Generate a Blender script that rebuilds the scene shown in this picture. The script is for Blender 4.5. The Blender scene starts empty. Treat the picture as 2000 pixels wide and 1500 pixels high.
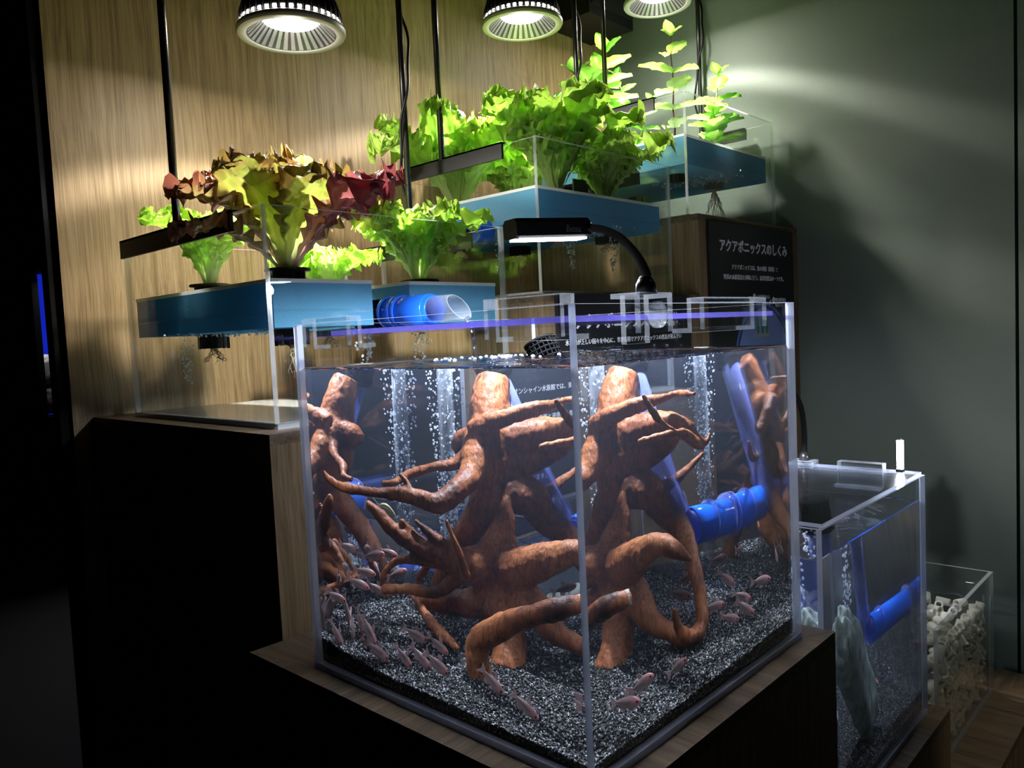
import bpy, bmesh, math, random
import numpy as np
from mathutils import Vector, Matrix, Euler, noise as mnoise

scene = bpy.context.scene
COL = scene.collection
random.seed(7)
rng = np.random.default_rng(7)

# ------------------------------------------------------------------ camera
# x runs right-and-back along the tank row, y runs left-and-back to the wood wall,
# z = 0 is the foot of the big cube tank, the floor is at z = -0.92
CAM_LOC = Vector((-0.5509, -0.4351, 0.4254))
YAW, PITCH, ROLL = math.radians(43.12), math.radians(-3.61), math.radians(-2.67)
fw = Vector((math.cos(YAW) * math.cos(PITCH), math.sin(YAW) * math.cos(PITCH), math.sin(PITCH)))
rt = Vector((math.sin(YAW), -math.cos(YAW), 0))
up = rt.cross(fw)
r2 = rt * math.cos(ROLL) + up * math.sin(ROLL)
u2 = -rt * math.sin(ROLL) + up * math.cos(ROLL)
cam_d = bpy.data.cameras.new('camera')
cam_d.sensor_width = 36.0
cam_d.lens = 1539.0 / 2000.0 * 36.0
cam_d.clip_start = 0.02
cam = bpy.data.objects.new('camera', cam_d)
COL.objects.link(cam)
cam.matrix_world = Matrix(((r2.x, u2.x, -fw.x, CAM_LOC.x), (r2.y, u2.y, -fw.y, CAM_LOC.y),
                           (r2.z, u2.z, -fw.z, CAM_LOC.z), (0, 0, 0, 1)))
scene.camera = cam

# ------------------------------------------------------------------ world, exposure
world = bpy.data.worlds.new('dark_room')
scene.world = world
world.use_nodes = True
world.node_tree.nodes['Background'].inputs[0].default_value = (0.02, 0.022, 0.026, 1)
world.node_tree.nodes['Background'].inputs[1].default_value = 0.6
scene.view_settings.view_transform = 'Standard'
scene.view_settings.look = 'None'
scene.view_settings.gamma = 1.0
scene.view_settings.use_curve_mapping = False
scene.view_settings.exposure = 0.45
scene.cycles.max_bounces = 24
scene.cycles.diffuse_bounces = 4
scene.cycles.glossy_bounces = 8
scene.cycles.transmission_bounces = 16
scene.cycles.transparent_max_bounces = 48
scene.cycles.sample_clamp_indirect = 6.0
scene.cycles.blur_glossy = 0.5
scene.cycles.use_denoising = True

PENDANT_POWER = 145.0
TANK_LED_POWER = 18.0
SECOND_LED_POWER = 10.0
PENDANT_TINT = (1.0, 0.95, 0.85)
# beam profile of the pendant lamps: (degrees from the axis, share of full strength)
PENDANT_BEAM = ((0, 1.0), (16, 0.90), (28, 0.46), (38, 0.20), (46, 0.13), (50, 0.055), (56, 0.05), (58.5, 0.17), (62, 0.155), (65, 0.035), (72, 0.025), (80, 0.02), (90, 0.01))
LED_TINT = (0.84, 0.89, 1.0)
HAZE = 0.105
ADDED_SPOT_POWER = 32.0  # strength of the added, unseen spotlight over the lowest tank

# ------------------------------------------------------------------ materials
def new_mat(name):
    m = bpy.data.materials.new(name)
    m.use_nodes = True
    nt = m.node_tree
    nt.nodes.clear()
    out = nt.nodes.new('ShaderNodeOutputMaterial')
    return m, nt, out


def N(nt, kind, **kw):
    n = nt.nodes.new(kind)
    for k, v in kw.items():
        if k.startswith('i_'):
            key = k[2:]
            n.inputs[int(key) if key.isdigit() else key.replace('_', ' ')].default_value = v
        else:
            setattr(n, k, v)
    return n


def plain(name, col, rough=0.5, metal=0.0, spec=0.5, bump=0.0, bscale=200.0):
    m, nt, out = new_mat(name)
    p = N(nt, 'ShaderNodeBsdfPrincipled')
    p.inputs['Base Color'].default_value = (*col, 1)
    p.inputs['Roughness'].default_value = rough
    p.inputs['Metallic'].default_value = metal
    p.inputs['Specular IOR Level'].default_value = spec
    if bump:
        g = N(nt, 'ShaderNodeNewGeometry')
        no = N(nt, 'ShaderNodeTexNoise')
        no.inputs['Scale'].default_value = bscale
        no.inputs['Detail'].default_value = 4
        b = N(nt, 'ShaderNodeBump')
        b.inputs['Strength'].default_value = bump
        b.inputs['Distance'].default_value = 0.002
        nt.links.new(g.outputs['Position'], no.inputs['Vector'])
        nt.links.new(no.outputs['Fac'], b.inputs['Height'])
        nt.links.new(b.outputs['Normal'], p.inputs['Normal'])
    nt.links.new(p.outputs[0], out.inputs[0])
    return m


def ramp(nt, stops):
    r = N(nt, 'ShaderNodeValToRGB')
    e = r.color_ramp.elements
    while len(e) < len(stops):
        e.new(0.5)
    for el, (p, c) in zip(e, stops):
        el.position = p
        el.color = (*c, 1)
    return r


def wood(name, scale, dark, mid, light, rough=0.5):
    """oak veneer; scale = stretch of the grain per world axis"""
    m, nt, out = new_mat(name)
    g = N(nt, 'ShaderNodeNewGeometry')
    # slow wander of the grain
    w = N(nt, 'ShaderNodeTexNoise')
    w.inputs['Scale'].default_value = 1.6
    w.inputs['Detail'].default_value = 2
    nt.links.new(g.outputs['Position'], w.inputs['Vector'])
    wm = N(nt, 'ShaderNodeVectorMath', operation='SCALE')
    wm.inputs['Scale'].default_value = 0.045
    nt.links.new(w.outputs['Color'], wm.inputs[0])
    ad = N(nt, 'ShaderNodeVectorMath', operation='ADD')
    nt.links.new(g.outputs['Position'], ad.inputs[0])
    nt.links.new(wm.outputs[0], ad.inputs[1])
    mp = N(nt, 'ShaderNodeMapping')
    mp.inputs['Scale'].default_value = scale
    nt.links.new(ad.outputs[0], mp.inputs['Vector'])
    n1 = N(nt, 'ShaderNodeTexNoise')
    n1.inputs['Scale'].default_value = 1.0
    n1.inputs['Detail'].default_value = 8
    n1.inputs['Roughness'].default_value = 0.62
    nt.links.new(mp.outputs[0], n1.inputs['Vector'])
    mp2 = N(nt, 'ShaderNodeMapping')
    mp2.inputs['Scale'].default_value = [s * 5.0 if s > 5 else s * 3.0 for s in scale]
    nt.links.new(ad.outputs[0], mp2.inputs['Vector'])
    n2 = N(nt, 'ShaderNodeTexNoise')
    n2.inputs['Scale'].default_value = 1.0
    n2.inputs['Detail'].default_value = 3
    nt.links.new(mp2.outputs[0], n2.inputs['Vector'])
    r1 = ramp(nt, [(0.30, dark), (0.5, mid), (0.68, light)])
    nt.links.new(n1.outputs['Fac'], r1.inputs[0])
    r2_ = ramp(nt, [(0.36, (0.62, 0.58, 0.52)), (0.56, (1, 1, 1))])
    nt.links.new(n2.outputs['Fac'], r2_.inputs[0])
    mx = N(nt, 'ShaderNodeMix', data_type='RGBA', blend_type='MULTIPLY')
    mx.inputs[0].default_value = 0.8
    nt.links.new(r1.outputs[0], mx.inputs[6])
    nt.links.new(r2_.outputs[0], mx.inputs[7])
    p = N(nt, 'ShaderNodeBsdfPrincipled')
    p.inputs['Roughness'].default_value = rough
    p.inputs['Specular IOR Level'].default_value = 0.3
    nt.links.new(mx.outputs[2], p.inputs['Base Color'])
    b = N(nt, 'ShaderNodeBump')
    b.inputs['Strength'].default_value = 0.25
    b.inputs['Distance'].default_value = 0.001
    nt.links.new(n2.outputs['Fac'], b.inputs['Height'])
    nt.links.new(b.outputs['Normal'], p.inputs['Normal'])
    nt.links.new(p.outputs[0], out.inputs[0])
    return m


def sheet(name, tint, ior=1.49, rough=0.0, boost=1.0, haze=0.0):
    """clear sheet: Fresnel share reflected, the rest passes straight on"""
    m, nt, out = new_mat(name)
    # two-sided Fresnel share (Schlick), the same from either face of the sheet
    lw = N(nt, 'ShaderNodeLayerWeight')
    lw.inputs['Blend'].default_value = 0.5
    pw = N(nt, 'ShaderNodeMath', operation='POWER')
    pw.inputs[1].default_value = 5.0
    nt.links.new(lw.outputs['Facing'], pw.inputs[0])
    f = N(nt, 'ShaderNodeMapRange')
    r0 = ((ior - 1) / (ior + 1)) ** 2
    f.inputs['To Min'].default_value = r0
    f.inputs['To Max'].default_value = 1.0
    nt.links.new(pw.outputs[0], f.inputs['Value'])
    t = N(nt, 'ShaderNodeBsdfTransparent')
    t.inputs[0].default_value = (*tint, 1)
    g = N(nt, 'ShaderNodeBsdfGlossy')
    g.inputs['Roughness'].default_value = rough
    mx = N(nt, 'ShaderNodeMixShader')
    if boost != 1.0:
        mm = N(nt, 'ShaderNodeMath', operation='MULTIPLY')
        mm.inputs[1].default_value = boost
        mm.use_clamp = True
        nt.links.new(f.outputs[0], mm.inputs[0])
        nt.links.new(mm.outputs[0], mx.inputs[0])
    else:
        nt.links.new(f.outputs[0], mx.inputs[0])
    nt.links.new(t.outputs[0], mx.inputs[1])
    nt.links.new(g.outputs[0], mx.inputs[2])
    nt.links.new(mx.outputs[0], out.inputs[0])
    if haze: add_haze(nt, out, haze)
    return m


def edge_mat(name, col, clear=0.45, clear_tint=(0.8, 0.86, 1.0)):
    """sawn acrylic edge: part clear, part light-scattering"""
    m, nt, out = new_mat(name)
    t = N(nt, 'ShaderNodeBsdfTransparent')
    t.inputs[0].default_value = (*clear_tint, 1)
    tr = N(nt, 'ShaderNodeBsdfTranslucent')
    tr.inputs[0].default_value = (*col, 1)
    d = N(nt, 'ShaderNodeBsdfDiffuse')
    d.inputs[0].default_value = (*col, 1)
    g = N(nt, 'ShaderNodeBsdfGlossy')
    g.inputs['Roughness'].default_value = 0.15
    a = N(nt, 'ShaderNodeMixShader')
    a.inputs[0].default_value = 0.5
    nt.links.new(tr.outputs[0], a.inputs[1])
    nt.links.new(d.outputs[0], a.inputs[2])
    b = N(nt, 'ShaderNodeMixShader')
    b.inputs[0].default_value = 0.25
    nt.links.new(a.outputs[0], b.inputs[1])
    nt.links.new(g.outputs[0], b.inputs[2])
    c = N(nt, 'ShaderNodeMixShader')
    c.inputs[0].default_value = clear
    nt.links.new(b.outputs[0], c.inputs[1])
    nt.links.new(t.outputs[0], c.inputs[2])
    nt.links.new(c.outputs[0], out.inputs[0])
    return m


def add_haze(nt, out, density, col=(0.62, 0.72, 1.0)):
    """fine suspended matter: the water scatters a little bluish light"""
    v = N(nt, 'ShaderNodeVolumeScatter')
    v.inputs['Color'].default_value = (*col, 1)
    v.inputs['Density'].default_value = density
    v.inputs['Anisotropy'].default_value = 0.2
    nt.links.new(v.outputs[0], out.inputs['Volume'])


def glass_mat(name, tint, ior=1.333, haze=0.0):
    m, nt, out = new_mat(name)
    g = N(nt, 'ShaderNodeBsdfGlass')
    g.inputs['Color'].default_value = (*tint, 1)
    g.inputs['Roughness'].default_value = 0.0
    g.inputs['IOR'].default_value = ior
    nt.links.new(g.outputs[0], out.inputs[0])
    if haze: add_haze(nt, out, haze)
    return m


def emit_mat(name, col, strength):
    m, nt, out = new_mat(name)
    e = N(nt, 'ShaderNodeEmission')
    e.inputs[0].default_value = (*col, 1)
    e.inputs[1].default_value = strength
    nt.links.new(e.outputs[0], out.inputs[0])
    return m


def leaf_mat(name, trans=0.4, rough=0.35):
    m, nt, out = new_mat(name)
    a = N(nt, 'ShaderNodeAttribute', attribute_name='tone')
    p = N(nt, 'ShaderNodeBsdfPrincipled')
    p.inputs['Roughness'].default_value = rough
    p.inputs['Specular IOR Level'].default_value = 0.5
    t = N(nt, 'ShaderNodeBsdfTranslucent')
    nt.links.new(a.outputs['Color'], p.inputs['Base Color'])
    nt.links.new(a.outputs['Color'], t.inputs[0])
    g = N(nt, 'ShaderNodeNewGeometry')
    no = N(nt, 'ShaderNodeTexNoise')
    no.inputs['Scale'].default_value = 130
    no.inputs['Detail'].default_value = 4
    b = N(nt, 'ShaderNodeBump')
    b.inputs['Strength'].default_value = 0.8
    b.inputs['Distance'].default_value = 0.003
    nt.links.new(g.outputs['Position'], no.inputs['Vector'])
    nt.links.new(no.outputs['Fac'], b.inputs['Height'])
    nt.links.new(b.outputs['Normal'], p.inputs['Normal'])
    mx = N(nt, 'ShaderNodeMixShader')
    mx.inputs[0].default_value = trans
    nt.links.new(p.outputs[0], mx.inputs[1])
    nt.links.new(t.outputs[0], mx.inputs[2])
    nt.links.new(mx.outputs[0], out.inputs[0])
    return m


def foam(name, col):
    """closed-cell foam: mostly matt, lets some light through"""
    m, nt, out = new_mat(name)
    d = N(nt, 'ShaderNodeBsdfDiffuse')
    d.inputs[0].default_value = (*col, 1)
    t = N(nt, 'ShaderNodeBsdfTranslucent')
    t.inputs[0].default_value = (*col, 1)
    g = N(nt, 'ShaderNodeNewGeometry')
    no = N(nt, 'ShaderNodeTexNoise')
    no.inputs['Scale'].default_value = 260
    b = N(nt, 'ShaderNodeBump')
    b.inputs['Strength'].default_value = 0.5
    b.inputs['Distance'].default_value = 0.002
    mx = N(nt, 'ShaderNodeMixShader')
    mx.inputs[0].default_value = 0.5
    L = nt.links.new
    L(g.outputs['Position'], no.inputs['Vector'])
    L(no.outputs['Fac'], b.inputs['Height'])
    L(b.outputs['Normal'], d.inputs['Normal'])
    L(d.outputs[0], mx.inputs[1])
    L(t.outputs[0], mx.inputs[2])
    L(mx.outputs[0], out.inputs[0])
    return m


def attr_mat(name, rough=0.4, spec=0.5):
    m, nt, out = new_mat(name)
    a = N(nt, 'ShaderNodeAttribute', attribute_name='tone')
    p = N(nt, 'ShaderNodeBsdfPrincipled')
    p.inputs['Roughness'].default_value = rough
    p.inputs['Specular IOR Level'].default_value = spec
    nt.links.new(a.outputs['Color'], p.inputs['Base Color'])
    nt.links.new(p.outputs[0], out.inputs[0])
    return m


def noise_mat(name, stops, scale=(20, 20, 20), rough=0.6, bump=0.5, bdist=0.004, detail=6, spec=0.4):
    m, nt, out = new_mat(name)
    g = N(nt, 'ShaderNodeNewGeometry')
    mp = N(nt, 'ShaderNodeMapping')
    mp.inputs['Scale'].default_value = scale
    no = N(nt, 'ShaderNodeTexNoise')
    no.inputs['Scale'].default_value = 1.0
    no.inputs['Detail'].default_value = detail
    no.inputs['Roughness'].default_value = 0.6
    r = ramp(nt, stops)
    p = N(nt, 'ShaderNodeBsdfPrincipled')
    p.inputs['Roughness'].default_value = rough
    p.inputs['Specular IOR Level'].default_value = spec
    b = N(nt, 'ShaderNodeBump')
    b.inputs['Strength'].default_value = bump
    b.inputs['Distance'].default_value = bdist
    L = nt.links.new
    L(g.outputs['Position'], mp.inputs['Vector'])
    L(mp.outputs[0], no.inputs['Vector'])
    L(no.outputs['Fac'], r.inputs[0])
    L(r.outputs[0], p.inputs['Base Color'])
    L(no.outputs['Fac'], b.inputs['Height'])
    L(b.outputs['Normal'], p.inputs['Normal'])
    L(p.outputs[0], out.inputs[0])
    return m


def coloured_clear(name, col, opacity=0.5, rough=0.1):
    """tinted see-through plastic tube"""
    m, nt, out = new_mat(name)
    t = N(nt, 'ShaderNodeBsdfTransparent')
    t.inputs[0].default_value = (*[(0.35 + 0.65 * c) if opacity > 0.3 else (0.82 + 0.18 * c) for c in col], 1)
    p = N(nt, 'ShaderNodeBsdfPrincipled')
    p.inputs['Base Color'].default_value = (*col, 1)
    p.inputs['Roughness'].default_value = rough
    lw = N(nt, 'ShaderNodeLayerWeight')
    lw.inputs['Blend'].default_value = 0.35
    mr = N(nt, 'ShaderNodeMapRange')
    mr.inputs['To Min'].default_value = opacity
    mr.inputs['To Max'].default_value = min(1.0, opacity + 0.5)
    mx = N(nt, 'ShaderNodeMixShader')
    nt.links.new(lw.outputs['Facing'], mr.inputs['Value'])
    nt.links.new(mr.outputs[0], mx.inputs[0])
    nt.links.new(t.outputs[0], mx.inputs[1])
    nt.links.new(p.outputs[0], mx.inputs[2])
    nt.links.new(mx.outputs[0], out.inputs[0])
    return m


OAK_D, OAK_M, OAK_L = (0.17, 0.110, 0.052), (0.265, 0.180, 0.092), (0.33, 0.236, 0.132)
M = {
    'wood_v': wood('oak_veneer_upright', (85, 85, 2.2), OAK_D, OAK_M, OAK_L),
    'wood_y': wood('oak_veneer_crosswise', (3, 60, 60), (0.10, 0.066, 0.038), (0.17, 0.115, 0.068), (0.24, 0.165, 0.10)),
    'wood_x': wood('oak_veneer_lengthwise', (60, 3, 60), (0.10, 0.066, 0.038), (0.17, 0.115, 0.068), (0.24, 0.165, 0.10)),
    'green': plain('dark_green_paint', (0.105, 0.132, 0.107), 0.55, bump=0.15, bscale=350),
    'black_wall': plain('black_paint', (0.0035, 0.0035, 0.004), 0.9, spec=0.2),
    'floor': plain('dark_floor', (0.003, 0.0027, 0.0025), 0.7),
    'black': plain('black_plastic', (0.005, 0.005, 0.0055), 0.5, spec=0.25),
    'rubber': plain('black_rubber', (0.006, 0.006, 0.0065), 0.9, spec=0.0),
    'black_satin': plain('black_satin_metal', (0.012, 0.012, 0.013), 0.3, 0.2),
    'grey_rim': plain('grey_metal_rim', (0.24, 0.235, 0.22), 0.45, 0.3),
    'chrome': plain('bright_reflector', (0.10, 0.10, 0.098), 0.30, 0.4),
    'fin_gap': plain('dark_reflector_slot', (0.006, 0.006, 0.006), 0.5),
    'led': emit_mat('led_glow', (1.0, 0.96, 0.88), 40.0),
    'led_cool': emit_mat('led_strip_glow', (0.86, 0.92, 1.0), 30.0),
    'vent': emit_mat('vent_glow', (1.0, 0.93, 0.80), 55.0),
    'led_bar': emit_mat('led_bar_glow', (0.95, 0.96, 1.0), 200.0),
    'acr': sheet('clear_acrylic', (0.985, 0.99, 0.99)),
    'acr_in': sheet('clear_acrylic_inside', (0.985, 0.99, 0.99), 1.12),
    'acr_edge': edge_mat('acrylic_edge', (0.78, 0.83, 0.99), 0.20),
    'acr_edge_clear': edge_mat('acrylic_edge_pale', (0.70, 0.74, 0.76), 0.5, (0.92, 0.95, 0.95)),
    'lid_edge': edge_mat('lid_edge_violet', (0.10, 0.085, 0.34), 0.45, (0.5, 0.5, 0.95)),
    'lid_wet': sheet('wet_acrylic', (0.93, 0.95, 1.0), 1.6, 0.12, 1.3),
    'water_side': glass_mat('water_body', (0.93, 0.955, 1.0), haze=HAZE),
    'water_top_hazy': sheet('water_surface_over_fish', (0.95, 0.97, 1.0), 1.333, haze=HAZE),
    'water_top': sheet('water_surface', (0.95, 0.97, 1.0), 1.333),
    'bubble': edge_mat('air_bubble', (0.80, 0.86, 0.95), 0.45, (0.95, 0.97, 1.0)),
    'stream': sheet('falling_water', (0.95, 0.97, 1.0), 2.2, 0.02, 1.6),
    'clip_edge': edge_mat('clip_edge', (0.70, 0.74, 0.80), 0.72, (0.95, 0.97, 1.0)),
    'base': plain('pale_tank_base', (0.42, 0.41, 0.39), 0.35),
    'water_clear': sheet('planter_water', (0.97, 0.985, 0.98), 1.333),
    'drift': None, 'rock': None,
    'cut': plain('pale_cut_wood', (0.42, 0.36, 0.30), 0.7, bump=0.5, bscale=500),
    'raft': foam('blue_foam', (0.17, 0.46, 0.68)),
    'raft_top': foam('white_foam_sheet', (0.84, 0.87, 0.86)),
    'leaf': leaf_mat('salad_leaf', 0.55),
    'herb': leaf_mat('herb_leaf', 0.45, 0.3),
    'stem': plain('green_stem', (0.22, 0.36, 0.08), 0.5),
    'stem_purple': plain('purple_stem', (0.16, 0.06, 0.05), 0.5),
    'root': plain('pale_roots', (0.50, 0.40, 0.22), 0.7),
    'grain': attr_mat('black_gravel_grain', 0.28, 0.7),
    'bed': plain('black_gravel_bed', (0.008, 0.008, 0.009), 0.7),
    'ring': plain('cream_ceramic', (0.62, 0.59, 0.48), 0.85, bump=0.3, bscale=900),
    'blue_pipe': coloured_clear('blue_pipe', (0.02, 0.16, 0.85), 0.62),
    'blue_tube': coloured_clear('pale_blue_tube', (0.24, 0.29, 0.70), 0.06),
    'clear_tube': coloured_clear('clear_tube', (0.42, 0.46, 0.52), 0.02),
    'fish': attr_mat('fish_skin', 0.35, 0.6),
    'fish_fin': coloured_clear('fish_fin', (0.62, 0.45, 0.45), 0.35, 0.4),
    'eye': plain('fish_eye', (0.01, 0.01, 0.012), 0.1),
    'shrimp': coloured_clear('shrimp_shell', (0.55, 0.50, 0.30), 0.45, 0.3),
    'sign': plain('sign_board', (0.012, 0.013, 0.017), 0.35),
    'print': plain('white_print', (0.90, 0.90, 0.95), 0.6),
    'sign_blue': plain('printed_blue', (0.10, 0.20, 0.62), 0.5),
    'sign_blue2': plain('printed_pale_blue', (0.24, 0.36, 0.78), 0.5),
    'sign_green': plain('printed_green', (0.06, 0.28, 0.07), 0.5),
    'sign_tan': plain('printed_tan', (0.45, 0.44, 0.38), 0.5),
    'tag': plain('dark_green_tag', (0.03, 0.06, 0.035), 0.4),
    'grey_print': plain('grey_print', (0.10, 0.10, 0.11), 0.5),
    'pale_rock': noise_mat('pale_rock', [(0.3, (0.05, 0.05, 0.06)), (0.5, (0.3, 0.3, 0.3)), (0.7, (0.65, 0.66, 0.66))], (9, 9, 9), 0.8),
    'sticker': plain('pale_sticker', (0.35, 0.42, 0.55), 0.4),
}
M['rock'] = noise_mat('grey_green_stone', [(0.28, (0.06, 0.08, 0.07)), (0.45, (0.24, 0.30, 0.27)), (0.60, (0.38, 0.46, 0.42)), (0.75, (0.58, 0.63, 0.58))],
                      (70, 34, 26), 0.7, 1.0, 0.006, 8)
def drift_mat():
    m, nt, out = new_mat('brown_driftwood')
    L = nt.links.new
    g = N(nt, 'ShaderNodeNewGeometry')
    big = N(nt, 'ShaderNodeTexNoise')
    big.inputs['Scale'].default_value = 16
    big.inputs['Detail'].default_value = 5
    L(g.outputs['Position'], big.inputs['Vector'])
    mp = N(nt, 'ShaderNodeMapping')
    mp.inputs['Scale'].default_value = (150, 150, 45)
    L(g.outputs['Position'], mp.inputs['Vector'])
    fine = N(nt, 'ShaderNodeTexNoise')
    fine.inputs['Scale'].default_value = 1
    fine.inputs['Detail'].default_value = 5
    fine.inputs['Distortion'].default_value = 1.5
    L(mp.outputs[0], fine.inputs['Vector'])
    r = ramp(nt, [(0.32, (0.045, 0.014, 0.007)), (0.5, (0.25, 0.080, 0.028)), (0.68, (0.44, 0.165, 0.060))])
    L(big.outputs['Fac'], r.inputs[0])
    r2 = ramp(nt, [(0.30, (0.35, 0.30, 0.28)), (0.55, (1, 1, 1))])
    L(fine.outputs['Fac'], r2.inputs[0])
    mx = N(nt, 'ShaderNodeMix', data_type='RGBA', blend_type='MULTIPLY')
    mx.inputs[0].default_value = 0.85
    L(r.outputs[0], mx.inputs[6])
    L(r2.outputs[0], mx.inputs[7])
    p = N(nt, 'ShaderNodeBsdfPrincipled')
    p.inputs['Roughness'].default_value = 0.5
    p.inputs['Specular IOR Level'].default_value = 0.25
    L(mx.outputs[2], p.inputs['Base Color'])
    b = N(nt, 'ShaderNodeBump')
    b.inputs['Strength'].default_value = 0.7
    b.inputs['Distance'].default_value = 0.002
    L(fine.outputs['Fac'], b.inputs['Height'])
    L(b.outputs['Normal'], p.inputs['Normal'])
    L(p.outputs[0], out.inputs[0])
    return m


M['drift'] = drift_mat()

# ------------------------------------------------------------------ mesh helpers
class MB:
    def __init__(s):
        s.v, s.f, s.m, s.c = [], [], [], []

    def add(s, vs, fs, mi=0, col=None):
        o = len(s.v)
        s.v.extend([tuple(p) for p in vs])
        s.f.extend([tuple(i + o for i in f) for f in fs])
        s.m.extend([mi] * len(fs) if isinstance(mi, int) else mi)
        if col is not None:
            s.c.extend([col] * len(vs) if not isinstance(col, list) else col)
        return s

    def box(s, a, b, mi=0, mat=None):
        x0, y0, z0 = a
        x1, y1, z1 = b
        vs = [Vector(p) for p in ((x0, y0, z0), (x1, y0, z0), (x1, y1, z0), (x0, y1, z0), (x0, y0, z1), (x1, y0, z1), (x1, y1, z1), (x0, y1, z1))]
        if mat is not None:
            vs = [mat @ p for p in vs]
        # order: bottom, top, -y, +x, +y, -x
        return s.add(vs, [(0, 3, 2, 1), (4, 5, 6, 7), (0, 1, 5, 4), (1, 2, 6, 5), (2, 3, 7, 6), (3, 0, 4, 7)], mi)

    def tube(s, pts, rad, seg=10, caps=True, mi=0, col=None):
        pts = [Vector(p) for p in pts]
        n = len(pts)
        rad = [rad] * n if not hasattr(rad, '__len__') else rad
        tang = []
        for i in range(n):
            t = pts[min(i + 1, n - 1)] - pts[max(i - 1, 0)]
            tang.append(t.normalized() if t.length > 1e-9 else Vector((0, 0, 1)))
        a = tang[0].orthogonal().normalized()
        vs, fs = [], []
        for i in range(n):
            a = (a - tang[i] * a.dot(tang[i]))
            a = a.normalized() if a.length > 1e-6 else tang[i].orthogonal().normalized()
            b = tang[i].cross(a)
            for k in range(seg):
                t = 2 * math.pi * k / seg
                vs.append(pts[i] + (a * math.cos(t) + b * math.sin(t)) * rad[i])
        for i in range(n - 1):
            for k in range(seg):
                k2 = (k + 1) % seg
                fs.append((i * seg + k, i * seg + k2, (i + 1) * seg + k2, (i + 1) * seg + k))
        if caps:
            fs.append(tuple(range(seg))[::-1])
            fs.append(tuple((n - 1) * seg + k for k in range(seg)))
        return s.add(vs, fs, mi, col)

    def lathe(s, prof, at=(0, 0, 0), seg=32, mi=0, mat=None):
        vs, fs = [], []
        for (r, z) in prof:
            for k in range(seg):
                t = 2 * math.pi * k / seg
                p = Vector((r * math.cos(t), r * math.sin(t), z))
                vs.append((mat @ p if mat is not None else p) + Vector(at))
        for i in range(len(prof) - 1):
            for k in range(seg):
                k2 = (k + 1) % seg
                fs.append((i * seg + k, i * seg + k2, (i + 1) * seg + k2, (i + 1) * seg + k))
        return s.add(vs, fs, mi)

    def ball(s, c, r, u=8, v=6, mi=0, sc=(1, 1, 1)):
        vs, fs = [], []
        for i in range(v + 1):
            ph = math.pi * i / v
            for k in range(u):
                t = 2 * math.pi * k / u
                vs.append((c[0] + r * sc[0] * math.sin(ph) * math.cos(t), c[1] + r * sc[1] * math.sin(ph) * math.sin(t), c[2] + r * sc[2] * math.cos(ph)))
        for i in range(v):
            for k in range(u):
                k2 = (k + 1) % u
                fs.append((i * u + k, (i + 1) * u + k, (i + 1) * u + k2, i * u + k2))
        return s.add(vs, fs, mi)

    def mesh(s, name, mats, off=(0, 0, 0), smooth=False):
        me = bpy.data.meshes.new(name)
        ox, oy, oz = off
        me.from_pydata([(x - ox, y - oy, z - oz) for x, y, z in s.v], [], s.f)
        for mt in (mats if isinstance(mats, (list, tuple)) else [mats]):
            me.materials.append(mt)
        if any(s.m):
            me.polygons.foreach_set('material_index', s.m)
        if smooth:
            me.polygons.foreach_set('use_smooth', [True] * len(s.f))
        if s.c:
            at = me.attributes.new('tone', 'FLOAT_COLOR', 'POINT')
            at.data.foreach_set('color', np.array([(*c, 1.0) for c in s.c], dtype=np.float32).ravel())
        me.update()
        return me

    def build(s, name, mats, parent=None, smooth=False):
        off = parent_loc(parent) if parent is not None else (0, 0, 0)
        o = bpy.data.objects.new(name, s.mesh(name, mats, off, smooth))
        COL.objects.link(o)
        o.parent = parent
        return o


def parent_loc(o):
    p = Vector((0, 0, 0))
    while o is not None:
        p = p + o.location
        o = o.parent
    return p


def tag(o, label=None, cat=None, group=None, kind=None):
    if label: o['label'] = label
    if cat: o['category'] = cat
    if group: o['group'] = group
    if kind: o['kind'] = kind
    return o


def thing(name, loc, label, cat, group=None):
    o = bpy.data.objects.new(name, None)
    COL.objects.link(o)
    o.location = loc
    o.empty_display_size = 0.05
    return tag(o, label, cat, group)


def copy_tree(o, parent=None):
    c = o.copy()
    COL.objects.link(c)
    c.parent = parent
    for ch in o.children:
        copy_tree(ch, c)
    return c


def struct(name, mb, mat, parent=None):
    o = mb.build(name, mat, parent)
    if parent is None: o['kind'] = 'structure'
    return o


def spline(pts, n):
    """Catmull-Rom through points (any tuple length)"""
    P = [np.array(p, float) for p in pts]
    P = [2 * P[0] - P[1]] + P + [2 * P[-1] - P[-2]]
    out = []
    for i in range(1, len(P) - 2):
        for k in range(n):
            t = k / n
            out.append(0.5 * ((2 * P[i]) + (-P[i - 1] + P[i + 1]) * t + (2 * P[i - 1] - 5 * P[i] + 4 * P[i + 1] - P[i + 2]) * t * t
                              + (-P[i - 1] + 3 * P[i] - 3 * P[i + 1] + P[i + 2]) * t ** 3))
    out.append(P[-2])
    return out


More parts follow.
